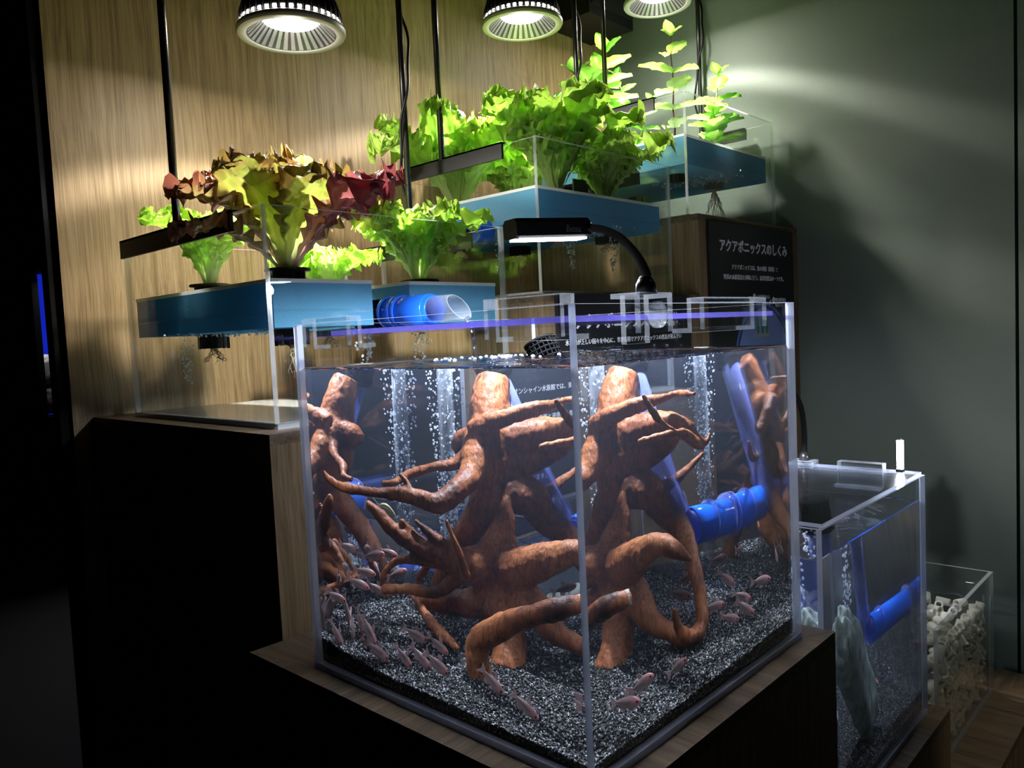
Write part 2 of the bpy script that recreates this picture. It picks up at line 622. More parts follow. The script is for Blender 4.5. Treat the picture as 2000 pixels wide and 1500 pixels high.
def lettering(name, body, size, x, y, z, mat, parent, align='LEFT', sx=1.0, rot=(math.pi / 2, 0, 0), depth=0.0003, bold=0.0):
    """printed text on an upright board facing -y"""
    c = bpy.data.curves.new(name, 'FONT')
    c.body = body
    c.size = size
    c.align_x = align
    c.extrude = depth
    c.offset = bold
    c.resolution_u = 3
    t = bpy.data.objects.new(name, c)
    COL.objects.link(t)
    bpy.context.view_layer.update()
    me = bpy.data.meshes.new_from_object(t.evaluated_get(bpy.context.evaluated_depsgraph_get()))
    bpy.data.objects.remove(t)
    me.transform(Matrix.Diagonal((sx, 1, 1, 1)))
    me.transform(Euler(rot).to_matrix().to_4x4())
    me.transform(Matrix.Translation(Vector((x, y, z)) - parent_loc(parent)))
    me.materials.clear()
    me.materials.append(mat)
    o = bpy.data.objects.new(name, me)
    COL.objects.link(o)
    o.parent = parent
    return o

# ================================================================== the room
FLOOR = -0.92
WALL_Y, WALL_X = 1.26, 1.85
struct('floor', MB().box((-5, -4, FLOOR - 0.05), (3.5, 7, FLOOR)), M['floor'])
struct('ceiling', MB().box((-5, -4, 2.45), (3.5, 7, 2.5)), M['black_wall'])
struct('wall_back', MB().box((-0.013, WALL_Y, FLOOR), (WALL_X, WALL_Y + 0.04, 2.45)), M['wood_v'])
struct('trim_1', MB().box((-0.032, WALL_Y + 0.012, FLOOR), (-0.013, WALL_Y + 0.05, 2.45)), M['black_wall'])
wr = struct('wall_right', MB().box((WALL_X, 0.008, FLOOR), (WALL_X + 0.05, WALL_Y + 0.04, 2.45)), M['green'])
struct('wall_panel', MB().box((WALL_X, -3.0, FLOOR), (WALL_X + 0.05, 0.0, 2.45)), M['green'], wr)
# spotlight added out of view on the ceiling to brighten the ceramic rings
t = thing('added_spotlight', (1.15, -1.25, 2.29), 'small black spotlight added out of view to brighten the lowest tank', 'spotlight')
aim = (Vector((1.30, 0.05, -0.34)) - Vector((1.15, -1.25, 2.29))).normalized()
sp_q = aim.to_track_quat('-Z', 'Y')
sp_m = sp_q.to_matrix()
MB().lathe([(0.030, 0.0), (0.034, 0.0), (0.034, 0.10), (0.028, 0.115), (0.001, 0.115)], (1.15, -1.25, 2.29), 24, mat=sp_m).build('can', M['black'], t, True)
MB().lathe([(0.030, 0.012), (0.001, 0.012)], (1.15, -1.25, 2.29), 24, mat=sp_m).build('lens', M['led'], t, True)
MB().tube([Vector((1.15, -1.25, 2.29)) - aim * 0.08, (1.15, -1.30, 2.449)], 0.008, 8).build('bracket', M['black'], t, True)
ld = bpy.data.lights.new('added_beam', 'SPOT')
ld.energy = ADDED_SPOT_POWER
ld.color = (1.0, 0.96, 0.84)
ld.spot_size = math.radians(15)
ld.spot_blend = 0.6
ld.shadow_soft_size = 0.028
lo = bpy.data.objects.new('added_beam', ld)
COL.objects.link(lo)
lo.parent = t
lo.rotation_mode = 'QUATERNION'
lo.rotation_quaternion = sp_q
lo.location = aim * 0.004
struct('wall_far', MB().box((-5, 6.0, FLOOR), (3.5, 6.05, 2.45)), M['black_wall'])
struct('wall_left', MB().box((-5.05, -4, FLOOR), (-5, 6.05, 2.45)), M['black_wall'])
struct('wall_front', MB().box((-5, -4.05, FLOOR), (3.5, -4, 2.45)), M['black_wall'])

# ================================================================== stepped plinths
def plinth(label, x0, x1, y0, y1, top, foot, group):
    """foot = (x0, x1, y0, y1) of the tank standing on it; mitred boards frame it"""
    t = thing('display_plinth', ((x0 + x1) / 2, (y0 + y1) / 2, FLOOR), label, 'plinth', group)
    MB().box((x0, y0, FLOOR), (x1, y1, top - 0.016)).build('body', M['wood_v'], t)
    fx0, fx1, fy0, fy1 = foot
    MB().box((fx0, fy0, top - 0.016), (fx1, fy1, top)).build('top_panel', M['wood_x'], t)
    g = 0.0004

    def board(q, mat):
        vs = [(x, y, top - 0.016) for x, y in q] + [(x, y, top) for x, y in q]
        MB().add(vs, [(3, 2, 1, 0), (4, 5, 6, 7), (0, 1, 5, 4), (1, 2, 6, 5), (2, 3, 7, 6), (3, 0, 4, 7)]).build('border_board', mat, t)
    board([(x0 + g, y0), (x1 - g, y0), (fx1 - g, fy0), (fx0 + g, fy0)], M['wood_x'])
    board([(x1, y0 + g), (x1, y1 - g), (fx1, fy1 - g), (fx1, fy0 + g)], M['wood_y'])
    board([(x1 - g, y1), (x0 + g, y1), (fx0 + g, fy1), (fx1 - g, fy1)], M['wood_x'])
    board([(x0, y1 - g), (x0, y0 + g), (fx0, fy0 + g), (fx0, fy1 - g)], M['wood_y'])
    return t


TM = (0.0, 0.46, 0.0, 0.46, 0.0, 0.45)          # big cube tank
T2 = (0.535, 1.02, 0.0, 0.46, -0.325, 0.13)     # middle fish tank
T3 = (1.09, 1.545, 0.0, 0.46, -0.478, -0.187)   # filter tank
UL = (0.068, 0.582, 0.6305, 1.16, 0.2985, 0.635)
UM = (0.692, 1.200, 0.6305, 1.16, 0.5035, 0.828)
UR = (1.290, 1.810, 0.6305, 1.16, 0.708, 1.031)
GP = 'stepped oak plinths under the tanks'
plinth('oak plinth with mitred top boards under the big cube tank of driftwood', -0.028, 0.506, -0.027, 0.579, 0.0, TM[:4], GP)
plinth('oak plinth step under the tank with the leaning stone', 0.507, 1.062, -0.027, 0.579, -0.325, T2[:4], GP)
plinth('lowest oak plinth step under the tank of ceramic rings', 1.063, 1.69, -0.085, 0.579, -0.478, T3[:4], GP)
plinth('tall oak plinth under the red lettuce tank, its side in deep shade', 0.025, 0.639, 0.582, 1.258, 0.2985, UL[:4], GP)
plinth('taller oak plinth under the middle planter tank of green lettuce', 0.640, 1.2485, 0.582, 1.258, 0.5035, UM[:4], GP)
plinth('tallest oak plinth beside the green wall under the herb tank', 1.249, 1.846, 0.582, 1.258, 0.708, UR[:4], GP)

# ================================================================== acrylic tanks
def pane(t, a, b, axis, inside, edge):
    """slab; big faces clear, narrow faces sawn edge; inside = +1/-1 face that touches the water"""
    mi = [2] * 6
    big = {'x': (5, 3), 'y': (2, 4), 'z': (0, 1)}[axis]
    lo, hi = big
    mi[lo], mi[hi] = (0, 1) if inside > 0 else (1, 0)
    return MB().box(a, b, mi).build('pane', [M['acr'], M['acr_in'], edge], t)


def tank(label, T, edge, th=0.008, base='base_pane', group=None, floor_mat=None):
    x0, x1, y0, y1, z0, z1 = T
    t = thing('acrylic_tank', ((x0 + x1) / 2, (y0 + y1) / 2, z0), label, 'tank', group)
    pane(t, (x0, y0, z0 + th), (x1, y0 + th, z1), 'y', 1, edge)
    pane(t, (x0, y1 - th, z0 + th), (x1, y1, z1), 'y', -1, edge)
    pane(t, (x0, y0 + th, z0 + th), (x0 + th, y1 - th, z1), 'x', 1, edge)
    pane(t, (x1 - th, y0 + th, z0 + th), (x1, y1 - th, z1), 'x', -1, edge)
    MB().box((x0, y0, z0), (x1, y1, z0 + th), [1, 0, 2, 2, 2, 2]).build(base, [floor_mat or M['acr'], M['acr_in'], edge], t)
    return t


def water(label, T, level, th=0.0085, ripples=(), amp=0.0015, bottom=None, side='water_side'):
    x0, x1, y0, y1 = T[0] + th, T[1] - th, T[2] + th, T[3] - th
    z0 = (T[4] + th + 0.0005) if bottom is None else bottom
    mb = MB()
    men = 0.0032                                        # the water creeps a little up the panes
    zt = level + men
    mb.add([(x0, y0, z0), (x1, y0, z0), (x1, y1, z0), (x0, y1, z0), (x0, y0, zt), (x1, y0, zt), (x1, y1, zt), (x0, y1, zt)],
           [(0, 3, 2, 1), (0, 1, 5, 4), (1, 2, 6, 5), (2, 3, 7, 6), (3, 0, 4, 7)], 0)
    lv = []
    for d, h in ((0.0, men), (0.0008, 0.0016), (0.002, 0.0006), (0.0045, 0.0)):
        lv += [(x0 + d, y0 + d, level + h), (x1 - d, y0 + d, level + h), (x1 - d, y1 - d, level + h), (x0 + d, y1 - d, level + h)]
    mb.add(lv, [(4 * k + e, 4 * k + (e + 1) % 4, 4 * k + 4 + (e + 1) % 4, 4 * k + 4 + e) for k in range(3) for e in range(4)], 0)
    n = 90
    vs, fs = [], []
    for j in range(n + 1):
        for i in range(n + 1):
            x = x0 + 0.0045 + (x1 - x0 - 0.009) * i / n
            y = y0 + 0.0045 + (y1 - y0 - 0.009) * j / n
            e = min(i, n - i, j, n - j) / n
            e = min(1.0, e * 14)
            z = amp * 0.8 * mnoise.noise(Vector((x * 22, y * 22, T[0] * 9)))
            for (cx, cy, a, wl) in ripples:
                d = math.hypot(x - cx, y - cy)
                z += a * math.cos(d / wl * 2 * math.pi) * math.exp(-d * 9)
            vs.append((x, y, level + z * e))
    for j in range(n):
        for i in range(n):
            k = j * (n + 1) + i
            fs.append((k, k + 1, k + n + 2, k + n + 1))
    mb.add(vs, fs, 1)
    o = mb.build('water', [M[side], M['water_top_hazy' if side == 'water_side' else 'water_top']], None)
    o.data.polygons.foreach_set('use_smooth', [False] * 17 + [True] * len(fs))
    return tag(o, label, 'water', kind='stuff')


E1, E2 = M['acr_edge'], M['acr_edge_clear']
tank('large clear acrylic cube tank holding driftwood and small fish', TM, E1)
tank('clear acrylic tank on the middle step with the leaning stone', T2, E1)
tank('low clear acrylic tank filled with cream ceramic rings', T3, E2)
tank('clear acrylic planter tank with red lettuce nearest the camera', UL, E2, floor_mat=M['base'])
tank('clear acrylic planter tank of green lettuce in the middle of the upper row', UM, E2, floor_mat=M['base'])
tank('clear acrylic planter tank of herbs, highest of the upper row', UR, E2, floor_mat=M['base'])

W_MAIN, W_2, W_3, W_L, W_M, W_R = 0.392, 0.082, -0.222, 0.477, 0.682, 0.871
water('clear bluish water filling the big cube tank', TM, W_MAIN, ripples=((0.33, 0.45, 0.0022, 0.022), (0.30, 0.36, 0.0016, 0.016), (0.36, 0.33, 0.001, 0.012)))
water('clear water around the leaning stone', T2, W_2, ripples=((0.80, 0.12, 0.0012, 0.02),))
water('shallow clear water over the ceramic rings', T3, W_3, side='water_clear')
water('clear water under the foam rafts of the red lettuce tank', UL, W_L, side='water_clear')
water('clear water under the raft of the green lettuce tank', UM, W_M, side='water_clear')
water('clear water under the raft of the herb tank', UR, W_R, side='water_clear')

# ================================================================== driftwood
DRIFT = {
    'trunk': [[0.313,0.303,0.367,0.024],[0.292,0.297,0.328,0.029],[0.283,0.291,0.284,0.035],[0.279,0.292,0.245,0.032],[0.276,0.289,0.216,0.027]],
    'lleg': [[0.276,0.289,0.216,0.026],[0.265,0.306,0.186,0.022],[0.27,0.338,0.154,0.019],[0.275,0.367,0.121,0.017],[0.28,0.392,0.073,0.016],[0.285,0.405,0.022,0.016]],
    'rleg': [[0.276,0.289,0.221,0.027],[0.297,0.242,0.217,0.024],[0.323,0.233,0.189,0.021],[0.335,0.196,0.158,0.017],[0.32,0.15,0.111,0.012],[0.316,0.13,0.068,0.011],[0.303,0.125,0.045,0.012],[0.271,0.12,0.046,0.011],[0.249,0.115,0.067,0.008],[0.241,0.112,0.089,0.005]],
    'body': [[0.262,0.256,0.214,0.007],[0.256,0.257,0.187,0.015],[0.25,0.264,0.155,0.025],[0.255,0.276,0.122,0.035],[0.251,0.266,0.09,0.032],[0.236,0.25,0.066,0.026],[0.211,0.228,0.037,0.023],[0.188,0.222,0.012,0.022]],
    'bleg': [[0.244,0.224,0.097,0.027],[0.242,0.203,0.087,0.022],[0.247,0.183,0.066,0.016],[0.268,0.167,0.05,0.013],[0.276,0.13,0.041,0.011]],
    'rarm': [[0.236,0.235,0.131,0.028],[0.229,0.19,0.148,0.022],[0.224,0.153,0.163,0.017],[0.227,0.13,0.17,0.015],[0.229,0.09,0.168,0.012],[0.257,0.085,0.15,0.004]],
    'hub': [[0.254,0.276,0.123,0.03],[0.2,0.295,0.135,0.021],[0.18,0.314,0.14,0.016]],
    'f1': [[0.185,0.308,0.139,0.016],[0.165,0.336,0.151,0.013],[0.15,0.359,0.163,0.0125],[0.13,0.379,0.18,0.011],[0.12,0.396,0.198,0.009],[0.11,0.409,0.211,0.0065]],
    'f2': [[0.185,0.317,0.142,0.01],[0.16,0.351,0.168,0.007],[0.14,0.365,0.19,0.005]],
    'f3': [[0.19,0.297,0.148,0.012],[0.17,0.324,0.169,0.008],[0.155,0.349,0.19,0.005]],
    'f4': [[0.165,0.267,0.132,0.006],[0.155,0.274,0.163,0.006],[0.15,0.281,0.182,0.0045],[0.145,0.286,0.199,0.0035]],
    'f5': [[0.18,0.314,0.137,0.011],[0.155,0.364,0.139,0.0075],[0.145,0.39,0.13,0.007],[0.14,0.409,0.111,0.005]],
    'f6': [[0.19,0.289,0.126,0.012],[0.17,0.328,0.098,0.009],[0.15,0.363,0.1,0.008],[0.14,0.405,0.093,0.007]],
    'f7': [[0.19,0.351,0.13,0.007],[0.2,0.382,0.099,0.005],[0.2,0.392,0.085,0.004]],
    'lroot': [[0.23,0.263,0.084,0.022],[0.22,0.315,0.078,0.017],[0.21,0.355,0.075,0.015],[0.2,0.386,0.079,0.009]],
    'stick': [[0.19,0.386,0.08,0.006],[0.17,0.34,0.059,0.0085],[0.16,0.307,0.047,0.0085],[0.15,0.28,0.04,0.005]],
    'farm': [[0.128,0.224,0.016,0.016],[0.12,0.226,0.04,0.016],[0.113,0.218,0.068,0.0165],[0.105,0.176,0.098,0.015],[0.1,0.127,0.121,0.0125],[0.098,0.09,0.136,0.012],[0.119,0.074,0.141,0.011]],
    'b1': [[0.253,0.303,0.3,0.016],[0.253,0.249,0.321,0.0115],[0.275,0.216,0.33,0.0105],[0.301,0.199,0.335,0.007],[0.33,0.186,0.34,0.006],[0.31,0.12,0.342,0.0045]],
    'spl': [[0.235,0.158,0.345,0.003],[0.242,0.149,0.328,0.006],[0.255,0.147,0.314,0.0055],[0.276,0.13,0.299,0.003]],
    'b2': [[0.282,0.289,0.29,0.026],[0.296,0.255,0.293,0.022],[0.311,0.214,0.302,0.017],[0.341,0.19,0.294,0.014],[0.367,0.185,0.273,0.011],[0.384,0.18,0.27,0.006],[0.391,0.178,0.28,0.003]],
    'b3': [[0.249,0.19,0.287,0.006],[0.277,0.16,0.294,0.0055],[0.313,0.15,0.292,0.0055],[0.333,0.145,0.275,0.008],[0.342,0.14,0.27,0.004]],
    'b4': [[0.296,0.278,0.261,0.022],[0.3,0.246,0.26,0.016],[0.311,0.224,0.267,0.014],[0.318,0.195,0.279,0.011],[0.333,0.2,0.288,0.006]],
    'rb': [[0.32,0.247,0.205,0.012],[0.333,0.231,0.218,0.009],[0.361,0.226,0.227,0.0075],[0.375,0.214,0.238,0.0065],[0.391,0.2,0.253,0.004]],
    'ula': [[0.26,0.303,0.276,0.018],[0.235,0.324,0.26,0.009],[0.21,0.35,0.255,0.0075],[0.19,0.381,0.246,0.007],[0.17,0.396,0.235,0.006],[0.165,0.416,0.233,0.005]],
    'la': [[0.26,0.294,0.283,0.026],[0.22,0.29,0.248,0.018],[0.18,0.29,0.232,0.0145],[0.145,0.302,0.22,0.014],[0.112,0.328,0.231,0.011],[0.075,0.371,0.234,0.008],[0.045,0.412,0.24,0.0072],[0.03,0.427,0.249,0.006],[0.022,0.434,0.259,0.0035]],
    'la2': [[0.112,0.325,0.233,0.007],[0.112,0.333,0.247,0.0055],[0.112,0.343,0.255,0.005]],
    'lump': [[0.27,0.304,0.288,0.024],[0.28,0.339,0.28,0.018],[0.28,0.349,0.268,0.012]],
}
mb = MB()
for pts in DRIFT.values():
    sp = spline(pts, 5)
    mb.tube([p[:3] for p in sp], [max(0.0018, float(p[3]) * 1.12 - 0.0012) for p in sp], 14)
    for p in (pts[0], pts[-1]):
        if p[2] > 0.03 and (p[3] < 0.0105 or p[2] < 0.2):             # the trunk's top stays a flat saw cut
            mb.ball(p[:3], p[3] * 0.95, 10, 8)
root = Vector((0.25, 0.26, 0.01))
dw = bpy.data.objects.new('driftwood', mb.mesh('driftwood', M['drift'], root, True))
COL.objects.link(dw)
dw.location = root
tag(dw, 'dark brown branching driftwood stump standing in black gravel', 'driftwood')
md = dw.modifiers.new('fuse', 'REMESH')
md.mode = 'VOXEL'
md.voxel_size = 0.0024
md.use_smooth_shade = True
md = dw.modifiers.new('soften', 'SMOOTH')
md.factor = 0.6
md.iterations = 5
for nm, sc, st in (('lumps', 0.03, 0.006), ('knots', 0.009, 0.0022)):
    tx = bpy.data.textures.new('drift_' + nm, 'CLOUDS')
    tx.noise_scale = sc
    tx.noise_depth = 3
    md = dw.modifiers.new(nm, 'DISPLACE')
    md.texture = tx
    md.texture_coords = 'LOCAL'
    md.strength = st
    md.mid_level = 0.5

# pale sawn end of the front arm
a, b = Vector((0.098, 0.090, 0.136)), Vector((0.119, 0.074, 0.141))
ax = (b - a).normalized()
MB().tube([b + ax * 0.001, b + ax * 0.0075], [0.0098, 0.0090], 16).build('cut_end', M['cut'], dw)

# ================================================================== gravel beds
OCT_V = np.array([(1, 0, 0), (-1, 0, 0), (0, 1, 0), (0, -1, 0), (0, 0, 1), (0, 0, -1)], float)
OCT_F = np.array([(0, 2, 4), (2, 1, 4), (1, 3, 4), (3, 0, 4), (2, 0, 5), (1, 2, 5), (3, 1, 5), (0, 3, 5)])


def grains(name, pos, size, label, parent=None):
    n = len(pos)
    q = rng.normal(size=(n, 4))
    q /= np.linalg.norm(q, axis=1)[:, None]
    w, x, y, z = q.T
    R = np.stack([1 - 2 * (y * y + z * z), 2 * (x * y - z * w), 2 * (x * z + y * w), 2 * (x * y + z * w), 1 - 2 * (x * x + z * z), 2 * (y * z - x * w),
                  2 * (x * z - y * w), 2 * (y * z + x * w), 1 - 2 * (x * x + y * y)], 1).reshape(n, 3, 3)
    s = size * rng.uniform(0.55, 1.2, (n, 1, 3))
    v = np.einsum('nij,nkj->nki', R, OCT_V[None] * s) + pos[:, None, :]
    f = OCT_F[None] + (np.arange(n) * 6)[:, None, None]
    me = bpy.data.meshes.new(name)
    me.vertices.add(n * 6)
    me.vertices.foreach_set('co', v.ravel())
    me.loops.add(n * 24)
    me.loops.foreach_set('vertex_index', f.ravel().astype(np.int32))
    me.polygons.add(n * 8)
    me.polygons.foreach_set('loop_start', np.arange(0, n * 24, 3, dtype=np.int32))
    me.update(calc_edges=True)
    b = rng.random(n) ** 6
    base = 0.002 + 0.008 * rng.random(n) + 0.6 * b
    col = np.stack([base, base, base * 1.02, np.ones(n)], 1)
    at = me.attributes.new('tone', 'FLOAT_COLOR', 'POINT')
    at.data.foreach_set('color', np.repeat(col, 6, axis=0).astype(np.float32).ravel())
    me.materials.append(M['grain'])
    o = bpy.data.objects.new(name, me)
    COL.objects.link(o)
    o.parent = parent
    o['kind'] = 'stuff'
    return o


def gravel(label, T, hfun, count, size):
    x0, x1, y0, y1 = T[0] + 0.0095, T[1] - 0.0095, T[2] + 0.0095, T[3] - 0.0095
    z0 = T[4] + 0.0095
    n = 48
    vs, fs = [], []
    for j in range(n + 1):
        for i in range(n + 1):
            x, y = x0 + (x1 - x0) * i / n, y0 + (y1 - y0) * j / n
            vs.append((x, y, hfun(x, y) - 0.001))
    for j in range(n):
        for i in range(n):
            k = j * (n + 1) + i
            fs.append((k, k + 1, k + n + 2, k + n + 1))
    ring = [i for i in range(n + 1)] + [j * (n + 1) + n for j in range(1, n + 1)] + [n * (n + 1) + i for i in range(n - 1, -1, -1)] + [j * (n + 1) for j in range(n - 1, 0, -1)]
    low = len(vs)
    for k in ring:
        vs.append((vs[k][0], vs[k][1], z0))
    m = len(ring)
    for k in range(m):
        fs.append((ring[k], low + k, low + (k + 1) % m, ring[(k + 1) % m]))
    bed = MB().add(vs, fs).build('gravel_bed', M['bed'])
    tag(bed, label, 'gravel', kind='stuff')
    px = rng.uniform(x0, x1, count)
    py = rng.uniform(y0, y1, count)
    pz = np.array([hfun(a, b) for a, b in zip(px, py)]) + rng.uniform(-0.0008, 0.0010, count)
    P = [np.stack([px, py, pz], 1)]
    ns = count // 7
    for side in range(2):
        q = rng.uniform(0, 1, ns)
        if side == 0:
            sx, sy = np.full(ns, x0 + 0.0004), y0 + q * (y1 - y0)
        else:
            sx, sy = x0 + q * (x1 - x0), np.full(ns, y0 + 0.0004)
        hz = np.array([hfun(a, b) for a, b in zip(sx, sy)])
        sz = z0 + rng.uniform(0, 1, ns) * (hz - z0)
        P.append(np.stack([sx, sy, sz], 1))
    grains('gravel_grains', np.concatenate(P), size, None, bed)
    return bed


def h_main(x, y):
    b = 0.004 * mnoise.noise(Vector((x * 9, y * 9, 3.1))) + 0.002 * mnoise.noise(Vector((x * 30, y * 30, 1.7)))
    return 0.017 + 0.030 * ((x + y) / 0.9) ** 1.3 + 0.010 * max(0.0, (y - 0.33) / 0.12) + b * (1.0 if min(x, y) > 0.03 else 0.5)


def h_two(x, y):
    b = 0.005 * mnoise.noise(Vector((x * 8, y * 8, 9.1)))
    return T2[4] + 0.020 + 0.04 * (y / 0.46) + b


gravel('black sparkling gravel bed under the driftwood', TM, h_main, 24000, 0.0019)
gravel('black gravel bed under the leaning stone', T2, h_two, 16000, 0.0019)

# ================================================================== stones of the middle tank
def stone(label, c, half, axis_rot, seed, name='stone', mat=None, nu=40, nv=30, rough=0.16):
    vs, fs = [], []
    for i in range(nv + 1):
        ph = math.pi * i / nv
        for k in range(nu):
            t = 2 * math.pi * k / nu
            d = Vector((math.sin(ph) * math.cos(t), math.sin(ph) * math.sin(t), math.cos(ph)))
            # squared-off boulder
            e = Vector([math.copysign(abs(a) ** 0.65, a) for a in d])
            r = 1 + rough * mnoise.fractal(d * 1.6 + Vector((seed, 0, 0)), 1.0, 2.0, 5)
            r += 0.05 * mnoise.noise(Vector((d.x * 9, d.y * 9, d.z * 2.5 + seed)))
            vs.append(axis_rot @ Vector((e.x * half[0] * r, e.y * half[1] * r, e.z * half[2] * r)))
    for i in range(nv):
        for k in range(nu):
            k2 = (k + 1) % nu
            fs.append((i * nu + k, (i + 1) * nu + k, (i + 1) * nu + k2, i * nu + k2))
    zmin = min(v.z for v in vs)
    base = Vector((c[0], c[1], c[2] + zmin))
    o = bpy.data.objects.new(name, MB().add([Vector(c) + v for v in vs], fs).mesh(name, mat or M['rock'], base, True))
    o.location = base
    COL.objects.link(o)
    return tag(o, label, 'stone')


stone('long grey-green stone leaning in the middle fish tank', (0.748, 0.080, -0.165), (0.050, 0.036, 0.150),
      Euler((0.05, -0.66, 0.25)).to_matrix(), 3.3)
stone('dark stone lying behind the leaning grey-green stone', (0.668, 0.17, -0.245), (0.06, 0.05, 0.05), Euler((0, 0.2, 0.4)).to_matrix(), 8.1)

# ================================================================== ceramic rings of the filter tank
def ring_mesh():
    mb = MB()
    ro, ri, h = 0.0095, 0.0058, 0.030
    mb.lathe([(ro, 0), (ro, h), (ri, h), (ri, 0), (ro, 0)], seg=12)
    return mb.mesh('ceramic_ring', M['ring'], (0, 0, h / 2), True)


RM = ring_mesh()
ring_spots = []
bx0, bx1, by0, by1, bz0, bz1 = T3[0] + 0.02, T3[1] - 0.02, T3[2] + 0.021, T3[3] - 0.02, T3[4] + 0.022, -0.262
for ix in range(17):                       # layer pressed against the front pane
    for iz in range(9):
        top = bz1 - 0.018 * math.sin(ix * 0.5) * 0.3
        ring_spots.append((bx0 + (ix + 0.5 * (iz % 2)) * 0.0245, by0 + random.uniform(0, 0.006), bz0 + 0.0005 + iz * 0.0235, 1))
for ix in range(12):                       # top layer
    for iy in range(11):
        ring_spots.append((bx0 + ix * 0.0345 + random.uniform(-.004, .004), by0 + 0.036 + iy * 0.036, bz1 + 0.004 + random.uniform(-.004, .006), 2))
for i, (x, y, z, lay) in enumerate(ring_spots[:298]):
    o = bpy.data.objects.new('ceramic_ring', RM)
    COL.objects.link(o)
    o.location = (min(max(x, bx0), bx1), y, z)
    if lay == 1:
        o.rotation_euler = (random.gauss(0.25, 0.35), random.gauss(0.15, 0.45), random.uniform(-0.5, 0.5))
    else:
        o.rotation_euler = (random.gauss(math.pi / 2, 0.3), random.uniform(-0.3, 0.3), random.uniform(-math.pi, math.pi))
    tag(o, 'cream ceramic filter ring heaped in the low acrylic tank', 'filter ring', 'ceramic rings in the low tank')
mb = MB()
for k in range(420):
    x, y, z = random.uniform(bx0, bx1), random.uniform(by0 + 0.03, by1), random.uniform(bz0, bz1 - 0.012)
    R = Euler((random.uniform(0, 3), random.uniform(0, 3), random.uniform(0, 3))).to_matrix()
    if k % 3 == 0: x = bx0
    mb.lathe([(0.0095, -0.015), (0.0095, 0.015), (0.0058, 0.015), (0.0058, -0.015), (0.0095, -0.015)], (x, y, z), 8, mat=R)
tag(mb.build('ceramic_ring_fill', M['ring'], None, True), 'cream ceramic rings buried deep in the low tank', 'filter rings', kind='stuff')

# ================================================================== foam rafts
def raft(label, x0, x1, y0, y1, z0, z1):
    t = thing('foam_raft', ((x0 + x1) / 2, (y0 + y1) / 2, z0), label, 'raft', 'blue foam rafts')
    MB().box((x0, y0, z0), (x1, y1, z1 - 0.006)).build('foam_block', M['raft'], t)
    MB().box((x0 - 0.001, y0 - 0.001, z1 - 0.006), (x1 + 0.001, y1 + 0.001, z1)).build('top_sheet', M['raft_top'], t)
    return t


raft('blue foam raft with white top carrying the red lettuce', 0.082, 0.268, 0.645, 1.148, 0.452, 0.527)
raft('blue foam raft beside the pipe carrying the small green lettuce', 0.350, 0.566, 0.645, 1.148, 0.452, 0.527)
raft('wide blue foam raft of the middle planter tank', 0.704, 1.170, 0.645, 1.148, 0.662, 0.7315)
raft('wide blue foam raft of the herb tank', 1.303, 1.779, 0.645, 1.148, 0.850, 0.927)

# ================================================================== plants
def mix(a, b, t):
    t = max(0.0, min(1.0, t))
    return tuple(p + (q - p) * t for p, q in zip(a, b))


def leaf_shape(at, az, L, W, e0, curl, ruf, freq, seed, cols, nu=40, nv=27, neck=0.16, fringe=0.0):
    """salad leaf: pale rib, blade widening upwards, margin thrown into frills"""
    base, mid, edge = cols
    vs, fs, cs = [], [], []
    r, z = 0.006, 0.0
    ca, sa = math.cos(az), math.sin(az)
    nz3 = mnoise.noise
    for i in range(nu + 1):
        s = i / nu
        ang = e0 - curl * s ** 1.5
        if i:
            r += math.cos(ang) * L / nu
            z += math.sin(ang) * L / nu
        sm = max(0.0, min(1.0, (s - 0.10) / 0.60))
        sm = sm * sm * (3 - 2 * sm)
        w = W * (neck + (1 - neck) * sm) * math.sqrt(max(0.12, 1.0 - max(0.0, (s - 0.72) / 0.30) ** 2))
        nx, nz = -math.sin(ang), math.cos(ang)
        for j in range(nv):
            t = -1 + 2 * j / (nv - 1)
            a = abs(t)
            tip = max(0.0, (s - 0.72) / 0.28)
            e = max(a ** 2.2, tip ** 1.6) * sm                      # closeness to the margin
            sg = 1.0 if t > 0 else -1.0
            ph = 6.283 * freq * (s + 0.42 * t * tip) + seed * 3 + sg * 1.7
            wave = math.sin(ph) + 0.5 * math.sin(2.3 * ph + seed) + 0.6 * nz3(Vector((s * freq * 1.8, t * 3.0, seed)))
            pucker = nz3(Vector((s * 13 + seed, t * 6, seed))) * 0.65
            lobes = nz3(Vector((s * freq * 2.4 + seed, sg * 3 + t * tip * 5, seed * 0.7)))
            amp = ruf * L
            off = 0.14 * w * t * t + amp * (e * wave + pucker * sm)
            lat = w * t * (1 + 0.30 * lobes * e) + amp * 0.7 * e * sg * nz3(Vector((ph * 0.5, 4.0, seed)))
            lon = fringe * L * (lobes * 1.2 + 0.6 * math.sin(ph * 1.7)) * tip
            rr = r + nx * off + math.cos(ang) * lon
            zz = z + nz * off + math.sin(ang) * lon
            vs.append((at[0] + rr * ca - lat * sa, at[1] + rr * sa + lat * ca, at[2] + zz))
            rib = max(0.0, 1 - a / 0.16) * max(0.0, 1 - s * 1.05)
            vein = max(0.0, 1 - abs(math.sin(9 * (s - 0.45 * a))) * 4) * 0.35 * (1 - a)
            c = mix(base, mid, s * 2.4 - 0.15)
            c = mix(c, edge, e * 0.85 + 0.45 * nz3(Vector((s * 7, t * 4, seed))))
            cs.append(mix(c, base, max(rib, vein)))
    for i in range(nu):
        for j in range(nv - 1):
            k = i * nv + j
            fs.append((k, k + 1, k + nv + 1, k + nv))
    return vs, fs, cs


